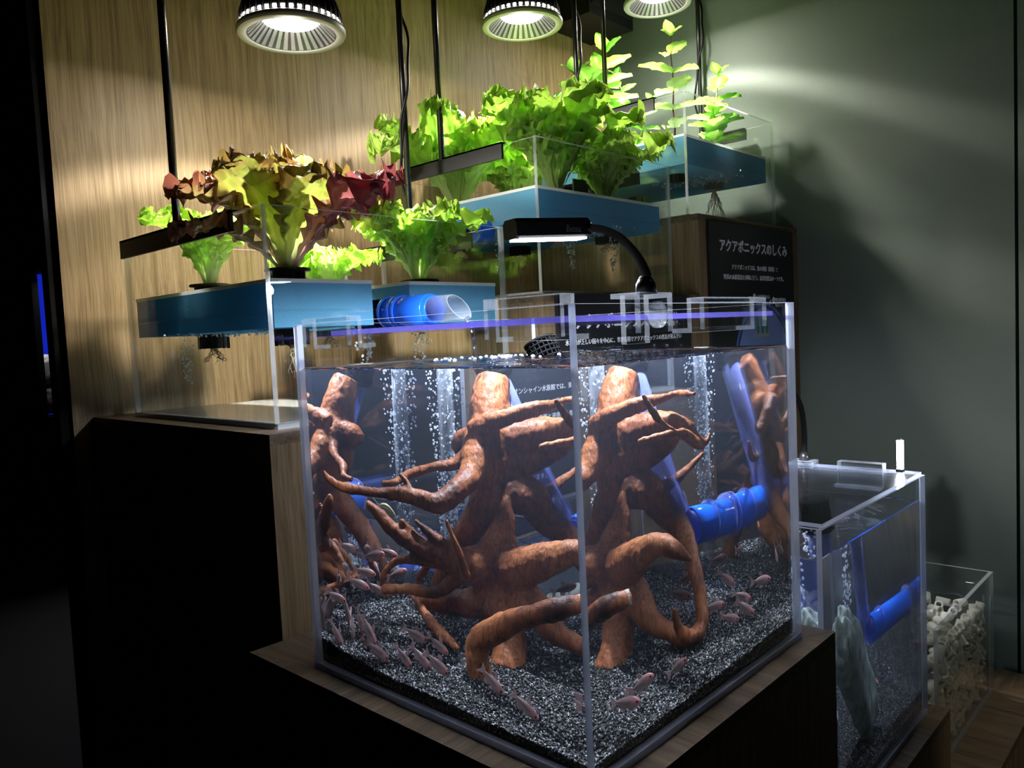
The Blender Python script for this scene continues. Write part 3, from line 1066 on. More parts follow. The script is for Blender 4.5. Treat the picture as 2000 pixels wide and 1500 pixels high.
GREEN = ((0.50, 0.62, 0.26), (0.20, 0.42, 0.035), (0.38, 0.58, 0.07))
PALE = ((0.60, 0.68, 0.38), (0.34, 0.52, 0.09), (0.40, 0.58, 0.10))
RED = ((0.52, 0.40, 0.32), (0.28, 0.22, 0.07), (0.20, 0.045, 0.040))
RED2 = ((0.55, 0.36, 0.33), (0.30, 0.10, 0.10), (0.20, 0.035, 0.045))
OLIVE = ((0.48, 0.54, 0.24), (0.24, 0.31, 0.05), (0.26, 0.13, 0.045))


def net_pot(t, x, y, lip, bottom, r=0.030):
    mb = MB()
    mb.lathe([(r * 0.45, lip), (r * 1.25, lip), (r * 1.28, lip - 0.004), (r * 0.95, lip - 0.005), (r * 0.85, bottom), (0.002, bottom)], (x, y, 0), 24)
    p = mb.build('net_pot', M['black'], t, True)
    mb = MB()
    for k in range(14):
        a = 2 * math.pi * k / 14
        mb.box((-0.001, -0.0012, bottom - 0.001), (0.001, 0.0012, lip - 0.006),
               mat=Matrix.Translation((x + math.cos(a) * r * 0.93, y + math.sin(a) * r * 0.93, 0)) @ Matrix.Rotation(a, 4, 'Z'))
    mb.build('pot_rib', M['black'], p)
    return p


def roots(t, x, y, z, depth, n=14, spread=0.02):
    mb = MB()
    for k in range(n):
        pts = []
        a = random.uniform(0, 6.28)
        for i in range(7):
            s = i / 6
            pts.append((x + math.cos(a) * spread * s + random.uniform(-.006, .006), y + math.sin(a) * spread * s + random.uniform(-.006, .006), z - depth * s * random.uniform(0.8, 1.0)))
        mb.tube(pts, [0.0011 * (1 - 0.6 * i / 6) for i in range(7)], 5)
    mb.build('roots', M['root'], t, True)


def lettuce(label, x, y, lip, bottom, leaves, root=0.05, group='lettuces growing in the rafts'):
    """leaves: list of dict(az, L, W, e0, curl, ruf, freq, cols)"""
    t = thing('lettuce', (x, y, bottom), label, 'lettuce', group)
    net_pot(t, x, y, lip, bottom)
    for i, q in enumerate(leaves):
        vs, fs, cs = leaf_shape((x, y, lip - 0.012), math.radians(q['az']), q['L'], q['W'], math.radians(q.get('e0', 80)), math.radians(q.get('curl', 50)),
                                q.get('ruf', 0.05), q.get('freq', 4), q.get('seed', i * 1.37 + x * 11), q.get('cols', GREEN), neck=q.get('neck', 0.16), fringe=q.get('fringe', 0.04))
        mb = MB().add(vs, fs, 0, cs)
        lf = mb.build('leaf', M['leaf'], t, True)
        sd = lf.modifiers.new('soft_frill', 'SUBSURF')
        sd.levels = sd.render_levels = 1
    if root: roots(t, x, y, bottom, root)
    return t


def rosette(n, L, W, cols, e_in=86, e_out=58, curl=55, ruf=0.05, freq=4, seed=0, fringe=0.05):
    W, ruf, freq, n = W * 0.84, ruf * 1.75, freq * 1.45, int(n * 1.25)
    rr = random.Random(seed)
    out = []
    for i in range(n):
        f = i / max(1, n - 1)
        out.append(dict(az=i * 137.5 + rr.uniform(-12, 12), L=L * (0.72 + 0.33 * f) * rr.uniform(0.9, 1.08), W=W * rr.uniform(0.85, 1.12), e0=e_in + (e_out - e_in) * f + rr.uniform(-5, 5),
                        curl=curl * (0.55 + 0.6 * f) + rr.uniform(-8, 8), ruf=ruf, freq=freq + rr.uniform(-.4, .4), seed=seed * 7.7 + i * 1.9, cols=cols[i % len(cols)], fringe=fringe))
    return out


# azimuths in degrees: the camera lies towards about 225
red = []
rr = random.Random(5)
for i, (az, L, e0, curl, W, c) in enumerate([
        (150, 0.23, 66, 60, 0.062, RED), (195, 0.22, 78, 55, 0.060, OLIVE), (120, 0.23, 72, 52, 0.06, RED), (100, 0.24, 80, 45, 0.062, RED),
        (60, 0.24, 84, 38, 0.060, OLIVE), (20, 0.23, 80, 48, 0.055, OLIVE), (320, 0.25, 58, 40, 0.058, RED2), (340, 0.25, 66, 52, 0.060, RED),
        (300, 0.23, 62, 66, 0.056, RED2), (270, 0.21, 74, 58, 0.055, OLIVE), (225, 0.20, 84, 40, 0.05, OLIVE), (0, 0.24, 56, 62, 0.058, RED),
        (45, 0.22, 62, 60, 0.055, RED), (170, 0.20, 52, 75, 0.052, RED)]):
    red.append(dict(az=az, L=L, W=W, e0=e0, curl=curl, ruf=0.095, freq=8.2, cols=c, seed=i * 2.3, fringe=0.08))
lettuce('red-brown frilly lettuce nearest the camera in the left planter tank', 0.175, 0.75, 0.553, 0.425, red, 0.06)
lettuce('pale green lettuce half hidden behind the red lettuce', 0.175, 1.03, 0.548, 0.425, rosette(9, 0.185, 0.050, [GREEN, PALE, GREEN], e_out=70, curl=40, ruf=0.05, seed=11), 0.03)
lettuce('bright green lettuce on the raft beside the blue spout', 0.446, 0.73, 0.537, 0.440, rosette(16, 0.195, 0.045, [GREEN, PALE, GREEN], e_out=62, curl=44, ruf=0.055, freq=5.5, seed=3), 0.03)
lettuce('small frilly green lettuce behind the red lettuce and pipe', 0.446, 1.04, 0.537, 0.440, rosette(9, 0.15, 0.048, [GREEN, PALE], ruf=0.07, freq=5, seed=4), 0.03)
big = rosette(16, 0.285, 0.068, [GREEN, PALE, GREEN], e_in=88, e_out=66, curl=46, ruf=0.05, freq=5, seed=6)
lettuce('largest upright green lettuce beside the レタス tag', 0.885, 0.74, 0.748, 0.640, big, 0.02)
lettuce('tightly curled frilly green lettuce at the right of the middle tank', 1.075, 0.74, 0.748, 0.640, rosette(20, 0.205, 0.056, [PALE, GREEN, PALE], e_in=88, e_out=62, curl=42, ruf=0.07, freq=7.5, seed=8), 0.02)
lettuce('broad green lettuce at the back left of the middle tank', 0.835, 1.02, 0.748, 0.640, rosette(15, 0.30, 0.070, [GREEN, GREEN, PALE], e_out=55, curl=52, ruf=0.055, freq=6, seed=9), 0.02)
lettuce('tall green lettuce at the back right of the middle tank', 1.06, 1.02, 0.748, 0.640, rosette(14, 0.28, 0.066, [GREEN, PALE], e_out=64, curl=46, ruf=0.06, freq=6, seed=10), 0.02)


def oval_leaf(p, d, nrm, L, W, col, rib):
    d = d.normalized()
    side = d.cross(nrm).normalized()
    n = side.cross(d).normalized()
    vs, fs, cs = [], [], []
    nu, nv = 9, 5
    for i in range(nu + 1):
        s = i / nu
        w = W * (math.sin(math.pi * min(1, s * 0.94 + 0.05)) ** 0.75) * (1 - 0.25 * s)
        for j in range(nv):
            t = -1 + 2 * j / (nv - 1)
            q = p + d * (L * s) + side * (w * t) + n * (0.18 * W * (t * t) - 0.22 * L * s * s + 0.05 * W * math.sin(s * 20) * abs(t))
            vs.append(q)
            cs.append(mix(col, rib, 1 - abs(t) * 2.2))
    for i in range(nu):
        for j in range(nv - 1):
            k = i * nv + j
            fs.append((k, k + 1, k + nv + 1, k + nv))
    return vs, fs, cs


def herb(label, x, y, lip, bottom, stems, leafL, leafW, col, rib, stem_mat, seed, root=0.05):
    rr = random.Random(seed)
    t = thing('herb_plant', (x, y, bottom), label, 'herb', 'herbs in the highest planter tank')
    net_pot(t, x, y, lip, bottom)
    for (lx, ly, h, nodes) in stems:
        pts = []
        for i in range(nodes + 1):
            s = i / nodes
            pts.append(Vector((x + lx * s * s + rr.uniform(-.003, .003), y + ly * s * s + rr.uniform(-.003, .003), lip - 0.01 + h * s)))
        st = MB().tube(pts, [0.0032 * (1 - 0.55 * i / nodes) for i in range(nodes + 1)], 7).build('stem', stem_mat, t, True)
        a0 = rr.uniform(0, 3.14)
        for i in range(1, nodes + 1):
            s = i / nodes
            sz = (0.75 + 0.5 * math.sin(math.pi * s)) * (0.8 if i == nodes else 1)
            for k in range(2 if i < nodes else 3):
                a = a0 + i * 1.571 + k * (3.1416 if i < nodes else 2.09) + rr.uniform(-.25, .25)
                lift = 0.25 + (0.9 if i == nodes else 0.25 * rr.random())
                d = Vector((math.cos(a), math.sin(a), lift))
                mb = MB().add(*oval_leaf(pts[i], d, Vector((0, 0, 1)), leafL * sz * rr.uniform(.85, 1.15), leafW * sz, col, rib)[:2], 0)
                mb = MB()
                v, f, c = oval_leaf(pts[i], d, Vector((0, 0, 1)), leafL * sz * rr.uniform(.85, 1.15), leafW * sz, col, rib)
                mb.add(v, f, 0, c)
                mb.build('leaf', M['herb'], t, True)
    if root: roots(t, x, y, bottom, root, 26, 0.03)
    return t


HG, HR = (0.20, 0.46, 0.05), (0.40, 0.58, 0.16)
herb('purple-stemmed herb with rounded leaves rising above the highest tank', 1.425, 0.745, 0.940, 0.832, [(-0.01, 0.0, 0.30, 6)], 0.072, 0.030, (0.30, 0.48, 0.08), HR, M['stem_purple'], 21, 0.0)
herb('green herb at the right corner of the highest planter tank', 1.640, 0.745, 0.940, 0.832, [(0.03, -0.01, 0.245, 6), (-0.03, -0.02, 0.13, 4), (0.05, 0.02, 0.10, 3)], 0.068, 0.031, HG, HR, M['stem'], 22, 0.10)
herb('bushy basil behind the lettuce at the left of the highest tank', 1.415, 1.02, 0.940, 0.832, [(-0.05, 0.02, 0.26, 5), (0.04, -0.03, 0.33, 6), (-0.10, -0.06, 0.20, 4), (0.08, 0.03, 0.30, 5)], 0.105, 0.042, HG, HR, M['stem'], 23, 0.03)
herb('dark leafed mint at the back right of the highest tank', 1.640, 1.02, 0.940, 0.832, [(-0.06, 0.02, 0.30, 6), (0.02, -0.05, 0.22, 5)], 0.055, 0.022, (0.10, 0.32, 0.04), HR, M['stem'], 24, 0.03)

# little name tag standing on the middle raft
t = thing('plant_tag', (1.005, 0.76, 0.7315), 'dark green tag reading レタス on the middle raft', 'tag')
MB().add([(0.972, 0.757, 0.7315), (1.040, 0.757, 0.7315), (1.031, 0.764, 0.795), (0.981, 0.764, 0.795),
          (0.972, 0.761, 0.7315), (1.040, 0.761, 0.7315), (1.031, 0.768, 0.795), (0.981, 0.768, 0.795)],
         [(0, 1, 2, 3), (5, 4, 7, 6), (1, 5, 6, 2), (4, 0, 3, 7), (3, 2, 6, 7), (4, 5, 1, 0)]).build('plate', M['tag'], t)
lettering('lettering', 'レタス', 0.019, 1.0065, 0.7575, 0.748, M['print'], t, 'CENTER', rot=(math.pi / 2 - 0.11, 0, 0))

# ================================================================== lamp frames and pendant lamps
def lamp_frame(label, xl, xr, yc, rim, top, bar_y0, bar_y1):
    t = thing('lamp_frame', ((xl + xr) / 2, yc, rim - 0.033), label, 'lamp frame', 'black lamp frames clamped to the planter tanks')
    for x, s in ((xl, -1), (xr, 1)):
        mb = MB().box((x - 0.006, bar_y0, rim - 0.030), (x - 0.0005, bar_y1, rim + 0.004))
        mb.box((x - 0.006, bar_y0, rim + 0.0005), (x + 0.012, bar_y1, rim + 0.004))
        if s > 0:
            mb = MB().box((x + 0.0005, bar_y0, rim - 0.030), (x + 0.006, bar_y1, rim + 0.004))
            mb.box((x - 0.012, bar_y0, rim + 0.0005), (x + 0.006, bar_y1, rim + 0.004))
        mb.build('clamp_bar', M['black'], t)
        MB().tube([(x - 0.003 * -s, yc, rim - 0.002), (x - 0.003 * -s, yc, top)], 0.0068, 12).build('rod', M['black_satin'], t, True)
    MB().tube([(xl - 0.003, yc, top), (xr + 0.003, yc, top)], 0.0068, 12).build('cross_rod', M['black_satin'], t, True)
    return t


def pendant(label, x, y, z, top):
    t = thing('pendant_lamp', (x, y, z), label, 'lamp', 'pendant grow lamps')
    R = 0.101
    MB().lathe([(R * 0.98, 0.0), (R, 0.004), (R, 0.010), (R * 0.95, 0.014), (R * 0.93, 0.0105), (R * 0.82, 0.003), (R * 0.82, 0.0), (R * 0.98, 0.0)], (x, y, z), 56).build('rim', M['grey_rim'], t, True)
    hs = MB()
    hs.lathe([(R * 0.93, 0.012), (R * 0.90, 0.035), (R * 0.80, 0.065), (R * 0.62, 0.088), (R * 0.36, 0.105), (0.02, 0.112), (0.012, 0.15), (0.0005, 0.152)], (x, y, z), 56)
    h = hs.build('housing', M['black_satin'], t, True)
    fins = MB()
    for k in range(40):
        a = 2 * math.pi * k / 40
        T = Matrix.Translation((x, y, z)) @ Matrix.Rotation(a, 4, 'Z')
        q = [(R * 0.925, 0.014), (R * 0.90, 0.036), (R * 0.80, 0.066), (R * 0.62, 0.089)]
        vs = [T @ Vector((r + o, w, zz)) for (r, zz) in q for (o, w) in ((0.0, -0.0012), (0.004, -0.0012), (0.004, 0.0012), (0.0, 0.0012))]
        fs = []
        for i in range(3):
            b = i * 4
            for e in range(4):
                fs.append((b + e, b + (e + 1) % 4, b + 4 + (e + 1) % 4, b + 4 + e))
        fins.add(vs, fs)
    fins.build('cooling_fins', M['black_satin'], h)
    slits = MB()
    for k in range(40):                                   # light leaks out between the fins
        a = 2 * math.pi * (k + 0.5) / 40
        T = Matrix.Translation((x, y, z)) @ Matrix.Rotation(a, 4, 'Z')
        slits.add([T @ Vector(p) for p in ((R * 0.938, -0.0034, 0.0165), (R * 0.938, 0.0034, 0.0165), (R * 0.928, 0.0034, 0.0225), (R * 0.928, -0.0034, 0.0225))], [(0, 1, 2, 3)])
    slits.build('vent_slits', M['vent'], h)
    rf = MB()
    rf.lathe([(R * 0.82, 0.001), (R * 0.53, 0.030)], (x, y, z), 56)
    rfo = rf.build('reflector', M['fin_gap'], t, True)
    ribs = MB()
    for k in range(32):
        a = 2 * math.pi * k / 32
        T = Matrix.Translation((x, y, z)) @ Matrix.Rotation(a, 4, 'Z')
        w = 0.0042
        vs = [T @ Vector(p) for p in ((R * 0.815, -w, 0.0015), (R * 0.815, w, 0.0015), (R * 0.525, w * 0.75, 0.0295), (R * 0.525, -w * 0.75, 0.0295),
                                      (R * 0.795, -w, 0.0015), (R * 0.795, w, 0.0015), (R * 0.505, w * 0.75, 0.0295), (R * 0.505, -w * 0.75, 0.0295))]
        ribs.add(vs, [(0, 1, 2, 3), (7, 6, 5, 4), (1, 5, 6, 2), (4, 0, 3, 7), (0, 4, 5, 1), (3, 2, 6, 7)])
    ribs.build('reflector_ribs', M['chrome'], rfo)
    MB().lathe([(R * 0.53, 0.030), (R * 0.50, 0.026), (0.0005, 0.022)], (x, y, z), 40).build('led_disc', M['led'], t, True)
    MB().tube([(x, y, z + 0.15), (x, y, top)], 0.003, 8).build('cord', M['black'], t, True)
    ld = bpy.data.lights.new('pendant_beam', 'SPOT')
    ld.energy = PENDANT_POWER
    ld.color = PENDANT_TINT
    ld.spot_size = math.radians(180)
    ld.spot_blend = 0.05
    ld.shadow_soft_size = 0.022
    # strength by angle from the lamp axis, as a photometric file would give it
    ld.use_nodes = True
    nt = ld.node_tree
    em = nt.nodes['Emission']
    tc = N(nt, 'ShaderNodeTexCoord')
    sx = N(nt, 'ShaderNodeSeparateXYZ')
    ab = N(nt, 'ShaderNodeMath', operation='ABSOLUTE')
    ac = N(nt, 'ShaderNodeMath', operation='ARCCOSINE')
    dv = N(nt, 'ShaderNodeMath', operation='DIVIDE')
    dv.inputs[1].default_value = math.pi / 2
    cr = ramp(nt, [(d / 90.0, (v, v, v)) for d, v in PENDANT_BEAM])
    nt.links.new(tc.outputs['Normal'], sx.inputs[0])
    nt.links.new(sx.outputs['Z'], ab.inputs[0])
    nt.links.new(ab.outputs[0], ac.inputs[0])
    nt.links.new(ac.outputs[0], dv.inputs[0])
    nt.links.new(dv.outputs[0], cr.inputs[0])
    nt.links.new(cr.outputs[0], em.inputs['Strength'])
    lo = bpy.data.objects.new('pendant_beam', ld)
    COL.objects.link(lo)
    lo.parent = t
    lo.location = (0, 0, -0.003)
    return t


FR = []
for nm, T, lz, top in (('left', UL, 1.011, 1.40), ('middle', UM, 1.187, 1.58), ('right', UR, 1.388, 1.78)):
    where = {'left': 'the red lettuce tank', 'middle': 'the green lettuce tank', 'right': 'the herb tank'}[nm]
    xc = (T[0] + T[1]) / 2
    lamp_frame('black rod frame with clamp bars straddling ' + where, T[0], T[1], 0.912 if nm != 'right' else 0.878, T[5], top, 0.722, 1.158)
    px = {'left': (0.308, 0.900), 'middle': (0.965, 0.893), 'right': (1.555, 0.868)}[nm]
    pendant('black finned pendant lamp glowing white above ' + where, px[0], px[1], lz, top - 0.006)

# power cables twisted around the far rods
for (x, y, z0, z1, lab) in ((0.587, 0.912, 0.66, 1.40, 'black cable twisted around the rod beside the red lettuce tank'),
                            (1.205, 0.912, 0.86, 1.58, 'black cable twisted around the rod right of the green lettuce tank'),
                            (1.815, 0.878, 1.05, 1.78, 'black cable twisted around the rod beside the green wall')):
    pts = []
    for i in range(70):
        s = i / 69
        a = s * 11
        r = 0.012 + 0.010 * math.sin(s * 13) ** 2
        pts.append((x + r * math.cos(a), y + r * math.sin(a), z0 + (z1 - z0) * s))
    o = MB().tube(pts, 0.0032, 8).build('power_cable', M['black'], None, True)
    tag(o, lab, 'cable', 'power cables on the rods')

# black box fixture high in the corner
t = thing('corner_box', (1.62, 1.16, 1.42), 'black box fixture in the upper corner behind the herbs', 'box fixture')
MB().box((1.50, 1.08, 1.42), (1.74, 1.255, 1.72)).build('body', M['black'], t)
MB().box((1.51, 1.072, 1.45), (1.73, 1.08, 1.70)).build('front_panel', M['black_satin'], t)
# black elbow pipes standing behind the herb tank
for (x, y, lab) in ((1.520, 1.205, 'black elbow pipe behind the herb tank, left of two'), (1.620, 1.205, 'black elbow pipe behind the herb tank, right of two')):
    t = thing('black_elbow_pipe', (x, y, 0.708), lab, 'pipe', 'black elbow pipes')
    MB().tube([(x, y, 0.709), (x, y, 1.00)], 0.022, 16).build('riser', M['black_satin'], t, True)
    MB().tube([(x, y, 0.985), (x, y - 0.006, 1.02), (x + 0.012, y - 0.018, 1.035), (x + 0.028, y - 0.02, 1.035)], 0.028, 16).build('elbow', M['black_satin'], t, True)

# ================================================================== pipes
def basket(name, a, b, r, parent, rings=6, bars=22):
    """black lattice strainer between two points"""
    a, b = Vector(a), Vector(b)
    ax = (b - a).normalized()
    u = ax.orthogonal().normalized()
    v = ax.cross(u)
    mb = MB()
    for i in range(rings):
        c = a + (b - a) * (i / (rings - 1))
        pts = [c + (u * math.cos(t) + v * math.sin(t)) * r for t in [2 * math.pi * k / 20 for k in range(21)]]
        mb.tube(pts, 0.0017 if 0 < i < rings - 1 else 0.0026, 5, False)
    for k in range(bars):
        t = 2 * math.pi * k / bars
        o = (u * math.cos(t) + v * math.sin(t)) * r
        mb.tube([a + o, b + o], 0.0013, 4, False)
    # closed end
    for k in range(-3, 4):
        w = math.sqrt(max(0, r * r - (k * r / 4) ** 2))
        mb.tube([b + u * (k * r / 4) - v * w, b + u * (k * r / 4) + v * w], 0.0009, 4, False)
    mb.tube([a, b], r * 0.86, 18)
    return mb.build(name, M['rubber'], parent, True)


def shell(name, a, b, r, mat, parent, cut=0.0, wall=0.0022, seg=28):
    """open pipe from a to b, far end sawn at a slant"""
    a, b = Vector(a), Vector(b)
    ax = (b - a).normalized()
    u = Vector((0, 0, 1)) - ax * ax.z
    u = u.normalized() if u.length > 0.2 else ax.orthogonal().normalized()
    v = ax.cross(u)
    vs, fs = [], []
    for (rad, end) in ((r, 0), (r, 1), (r - wall, 1), (r - wall, 0)):
        for k in range(seg):
            t = 2 * math.pi * k / seg
            o = (u * math.cos(t) + v * math.sin(t)) * rad
            p = (b + ax * (-cut * math.cos(t))) if end else a
            vs.append(p + o)
    for q in range(4):
        for k in range(seg):
            k2 = (k + 1) % seg
            w = (q + 1) % 4
            fs.append((q * seg + k, q * seg + k2, w * seg + k2, w * seg + k))
    return MB().add(vs, fs).build(name, mat, parent, True)


# spout from the red lettuce tank into the big cube tank
t = thing('overflow_spout', (0.31, 0.6, 0.448), 'blue overflow pipe with clear slanted spout above the cube tank', 'pipe')
basket('strainer', (0.31, 0.648, 0.472), (0.31, 0.735, 0.472), 0.024, t, 9, 26)
shell('socket', (0.31, 0.655, 0.472), (0.31, 0.545, 0.472), 0.026, M['blue_pipe'], t)
for y in (0.612, 0.622, 0.648):
    MB().tube([(0.31, y, 0.472), (0.31, y + 0.006, 0.472)], 0.0285, 28).build('collar', M['blue_pipe'], t, True)
shell('inner_sleeve', (0.31, 0.60, 0.472), (0.31, 0.535, 0.472), 0.0235, M['blue_pipe'], t)
shell('spout', (0.31, 0.60, 0.472), (0.31, 0.478, 0.472), 0.0215, M['clear_tube'], t, 0.016)
# falling water
pts = [(0.31, 0.462, 0.4535), (0.31, 0.457, 0.448), (0.311, 0.452, 0.435), (0.311, 0.449, 0.415), (0.311, 0.4475, 0.394)]
o = MB().tube(pts, [0.005, 0.0042, 0.0036, 0.0032, 0.004], 10).build('water_stream', M['stream'], None, True)
tag(o, 'thin stream of water falling from the clear spout', 'water', kind='stuff')
# small blue pipe from the middle planter tank to the red lettuce tank
t = thing('overflow_spout', (0.64, 0.80, 0.63), 'blue overflow pipe between the two lettuce tanks', 'pipe')
shell('socket', (0.71, 0.80, 0.655), (0.60, 0.80, 0.655), 0.026, M['blue_pipe'], t)
MB().tube([(0.66, 0.80, 0.655), (0.668, 0.80, 0.655)], 0.029, 24).build('collar', M['blue_pipe'], t, True)
shell('spout', (0.61, 0.80, 0.655), (0.55, 0.80, 0.655), 0.0215, M['clear_tube'], t, 0.014)


def standpipe(label, top, foot, out_end, r_tube=0.019, r_pipe=0.026):
    t = thing('overflow_standpipe', foot, label, 'pipe', 'clear standpipes in the fish tanks')
    top, foot, out_end = Vector(top), Vector(foot), Vector(out_end)
    ax = (top - foot).normalized()
    basket('strainer', top - ax * 0.022, top + ax * 0.030, r_tube + 0.004, t, 8, 20)
    basket('strainer', top - ax * 0.020, top - ax * 0.019, r_tube + 0.006, t, 2, 10)
    shell('riser', foot + ax * 0.02, top - ax * 0.012, r_tube, M['blue_tube'], t)
    d = (out_end - foot).normalized()
    sp = spline([foot + ax * 0.045, foot + ax * 0.012, foot + d * 0.014 - ax * 0.002, foot + d * 0.04], 5)
    MB().tube([p for p in sp], r_tube + 0.004, 20, False).build('elbow', M['blue_tube'], t, True)
    shell('outlet', foot + d * 0.022, out_end, r_pipe, M['blue_pipe'], t)
    MB().tube([foot + d * 0.060, foot + d * 0.067], r_pipe + 0.004, 24).build('collar', M['blue_tube'], t, True)
    MB().tube([out_end - d * 0.006, out_end], r_pipe + 0.007, 24).build('flange', M['blue_tube'], t, True)
    return t


standpipe('tilted clear standpipe and blue outlet behind the driftwood', (0.337, 0.322, 0.385), (0.340, 0.205, 0.160), (0.449, 0.203, 0.157))
standpipe('clear standpipe and blue outlet above the leaning stone', (0.775, 0.105, 0.088), (0.800, 0.09, -0.108), (1.009, 0.088, -0.112))

# ================================================================== lids, clips
def plate(label, a, b, mat, edge, cat='lid', name='tank_lid'):
    o = MB().box(a, b, [0, 0, 1, 1, 1, 1]).build(name, [mat, edge])
    return tag(o, label, cat)


plate('clear acrylic lid with violet edge lying in the big cube tank', (0.0155, 0.0235, 0.434), (0.448, 0.40, 0.440), M['acr'], M['lid_edge'])
plate('wet clear lid speckled with drops on the middle fish tank', (0.546, 0.004, 0.1305), (1.012, 0.45, 0.1365), M['lid_wet'], M['acr_edge'])


def clip(label, axis, at, u0, u1, zr, reach=0.034, drop=0.032, rise=0.006, s=1):
    """clear acrylic bracket hooked over a rim: axis 'x' = rim of a pane at x = at, running in y"""
    t = thing('lid_clip', (at, (u0 + u1) / 2, zr - drop) if axis == 'x' else ((u0 + u1) / 2, at, zr - drop), label, 'clip', 'clear lid clips')
    parts = (('outer_plate', -0.0065, -0.0010, -drop * 0.9, rise), ('top_plate', -0.0065, 0.0145, 0.0008, rise), ('inner_plate', 0.0092, 0.0145, -drop, rise), ('shelf', 0.0145, reach, -drop, -drop + 0.005))
    for nm, a0, a1, z0, z1 in parts:
        a, b = sorted((at + s * a0, at + s * a1))
        p = ((a, u0, zr + z0), (b, u1, zr + z1)) if axis == 'x' else ((u0, a, zr + z0), (u1, b, zr + z1))
        MB().box(*p, [1, 1, 0, 1, 0, 1] if axis == 'y' else [1, 1, 1, 0, 1, 0]).build(nm, [M['acr'], M['clip_edge']], t)
    return t


clip('clear lid clip at the far left of the cube tank rim', 'x', 0.0, 0.335, 0.430, 0.45)
clip('large clear lid clip beside the front corner of the cube tank', 'x', 0.0, 0.012, 0.108, 0.45, rise=0.010)
clip('clear lid clip at the far right of the cube tank rim', 'y', 0.0, 0.215, 0.365, 0.45)
clip('clear lid clip on the rim of the middle fish tank', 'x', 1.02, 0.070, 0.155, 0.13, rise=0.016, s=-1)

# ================================================================== clip-on LED lamps
def prism(mb, a, b, prof, upv, mi=0):
    """extrude a closed 2-D profile (side, up) from a to b"""
    a, b = Vector(a), Vector(b)
    ax = (b - a).normalized()
    side = ax.cross(Vector(upv)).normalized()
    u = side.cross(ax)
    n = len(prof)
    vs = [p + side * q[0] + u * q[1] for p in (a, b) for q in prof]
    fs = [(k, (k + 1) % n, n + (k + 1) % n, n + k) for k in range(n)] + [tuple(range(n))[::-1], tuple(range(n, 2 * n))]
    return mb.add(vs, fs, mi)


HEAD = [(-0.018, -0.010), (-0.012, -0.0135), (0.012, -0.0135), (0.018, -0.010), (0.018, 0.008), (0.012, 0.0135), (-0.012, 0.0135), (-0.018, 0.008)]


def clip_lamp(label, clamp, neck, ha, hb, power, clamp_axis, cone=178):
    t = thing('clip_lamp', clamp, label, 'lamp', 'clip-on tank lamps')
    ha, hb = Vector(ha), Vector(hb)
    h = prism(MB(), ha, hb, HEAD, (0, 0, 1)).build('head', M['black'], t)
    ax = (hb - ha).normalized()
    prism(MB(), ha - ax * 0.003, ha, [(q[0] * 0.97, q[1] * 0.97) for q in HEAD], (0, 0, 1)).build('end_cap', M['black_satin'], h)
    strip = [(-0.0120, -0.0152), (0.0120, -0.0152), (0.0130, -0.0125), (-0.0130, -0.0125)]
    prism(MB(), ha + ax * 0.003, hb - ax * 0.004, strip, (0, 0, 1)).build('led_strip', M['led_cool'], h)
    sp = spline(neck, 8)
    MB().tube([Vector(p) for p in sp], 0.0052, 12).build('gooseneck', M['rubber'], t, True)
    MB().tube([hb, hb + ax * 0.012, hb + ax * 0.016], [0.0085, 0.0085, 0.006], 12).build('neck_socket', M['black'], t, True)
    c = Vector(clamp)
    MB().tube([c + Vector((0, 0, 0.004)), c + Vector((0, 0, 0.014)), c + Vector((0, 0, 0.022))], [0.011, 0.010, 0.006], 14).build('neck_base', M['black_satin'], t, True)
    cl = MB()
    if clamp_axis == 'y':
        cl.box((c.x - 0.036, c.y - 0.016, c.z - 0.034), (c.x + 0.022, c.y - 0.010, c.z + 0.004))
        cl.box((c.x - 0.036, c.y - 0.016, c.z + 0.000), (c.x + 0.022, c.y + 0.018, c.z + 0.005))
        cl.box((c.x - 0.020, c.y + 0.012, c.z - 0.045), (c.x + 0.022, c.y + 0.018, c.z + 0.004))
    else:
        cl.box((c.x - 0.018, c.y - 0.022, c.z - 0.035), (c.x - 0.012, c.y + 0.022, c.z + 0.004))
        cl.box((c.x - 0.018, c.y - 0.022, c.z + 0.0), (c.x + 0.016, c.y + 0.022, c.z + 0.005))
        cl.box((c.x + 0.010, c.y - 0.022, c.z - 0.030), (c.x + 0.016, c.y + 0.022, c.z + 0.004))
    cl.m = [1, 1, 0, 1, 0, 1] * 3 if clamp_axis == 'y' else [1, 1, 1, 0, 1, 0] * 3
    cp = cl.build('clamp', [M['acr'], M['clip_edge']], t)
    if clamp_axis == 'y':
        MB().lathe([(0.013, 0), (0.013, 0.006), (0.009, 0.008), (0.0005, 0.008)], (c.x - 0.012, c.y - 0.017, c.z - 0.017), 20, mat=Matrix.Rotation(math.pi / 2, 3, 'X')).build('clamp_knob', M['clip_edge'], cp, True)
    ld = bpy.data.lights.new('tank_led', 'SPOT')
    ld.spot_size = math.radians(cone)
    ld.spot_blend = 0.30
    ld.shadow_soft_size = 0.012
    ld.energy = power
    ld.color = LED_TINT
    lo = bpy.data.objects.new('tank_led', ld)
    COL.objects.link(lo)
    lo.parent = t
    mid = (ha + hb) / 2 + Vector((0, 0, -0.0300)) - c
    lo.location = mid
    lo.rotation_euler = (0, 0, math.atan2(ax.y, ax.x))
    return t


cl = clip_lamp('black gooseneck clip lamp glowing above the big cube tank', (0.120, 0.004, 0.455),
          [(0.120, 0.004, 0.470), (0.149, 0.021, 0.476), (0.197, 0.063, 0.503), (0.255, 0.125, 0.535), (0.298, 0.182, 0.556), (0.329, 0.231, 0.567)],
          (0.223, 0.277, 0.563), (0.335, 0.245, 0.568), TANK_LED_POWER, 'y')
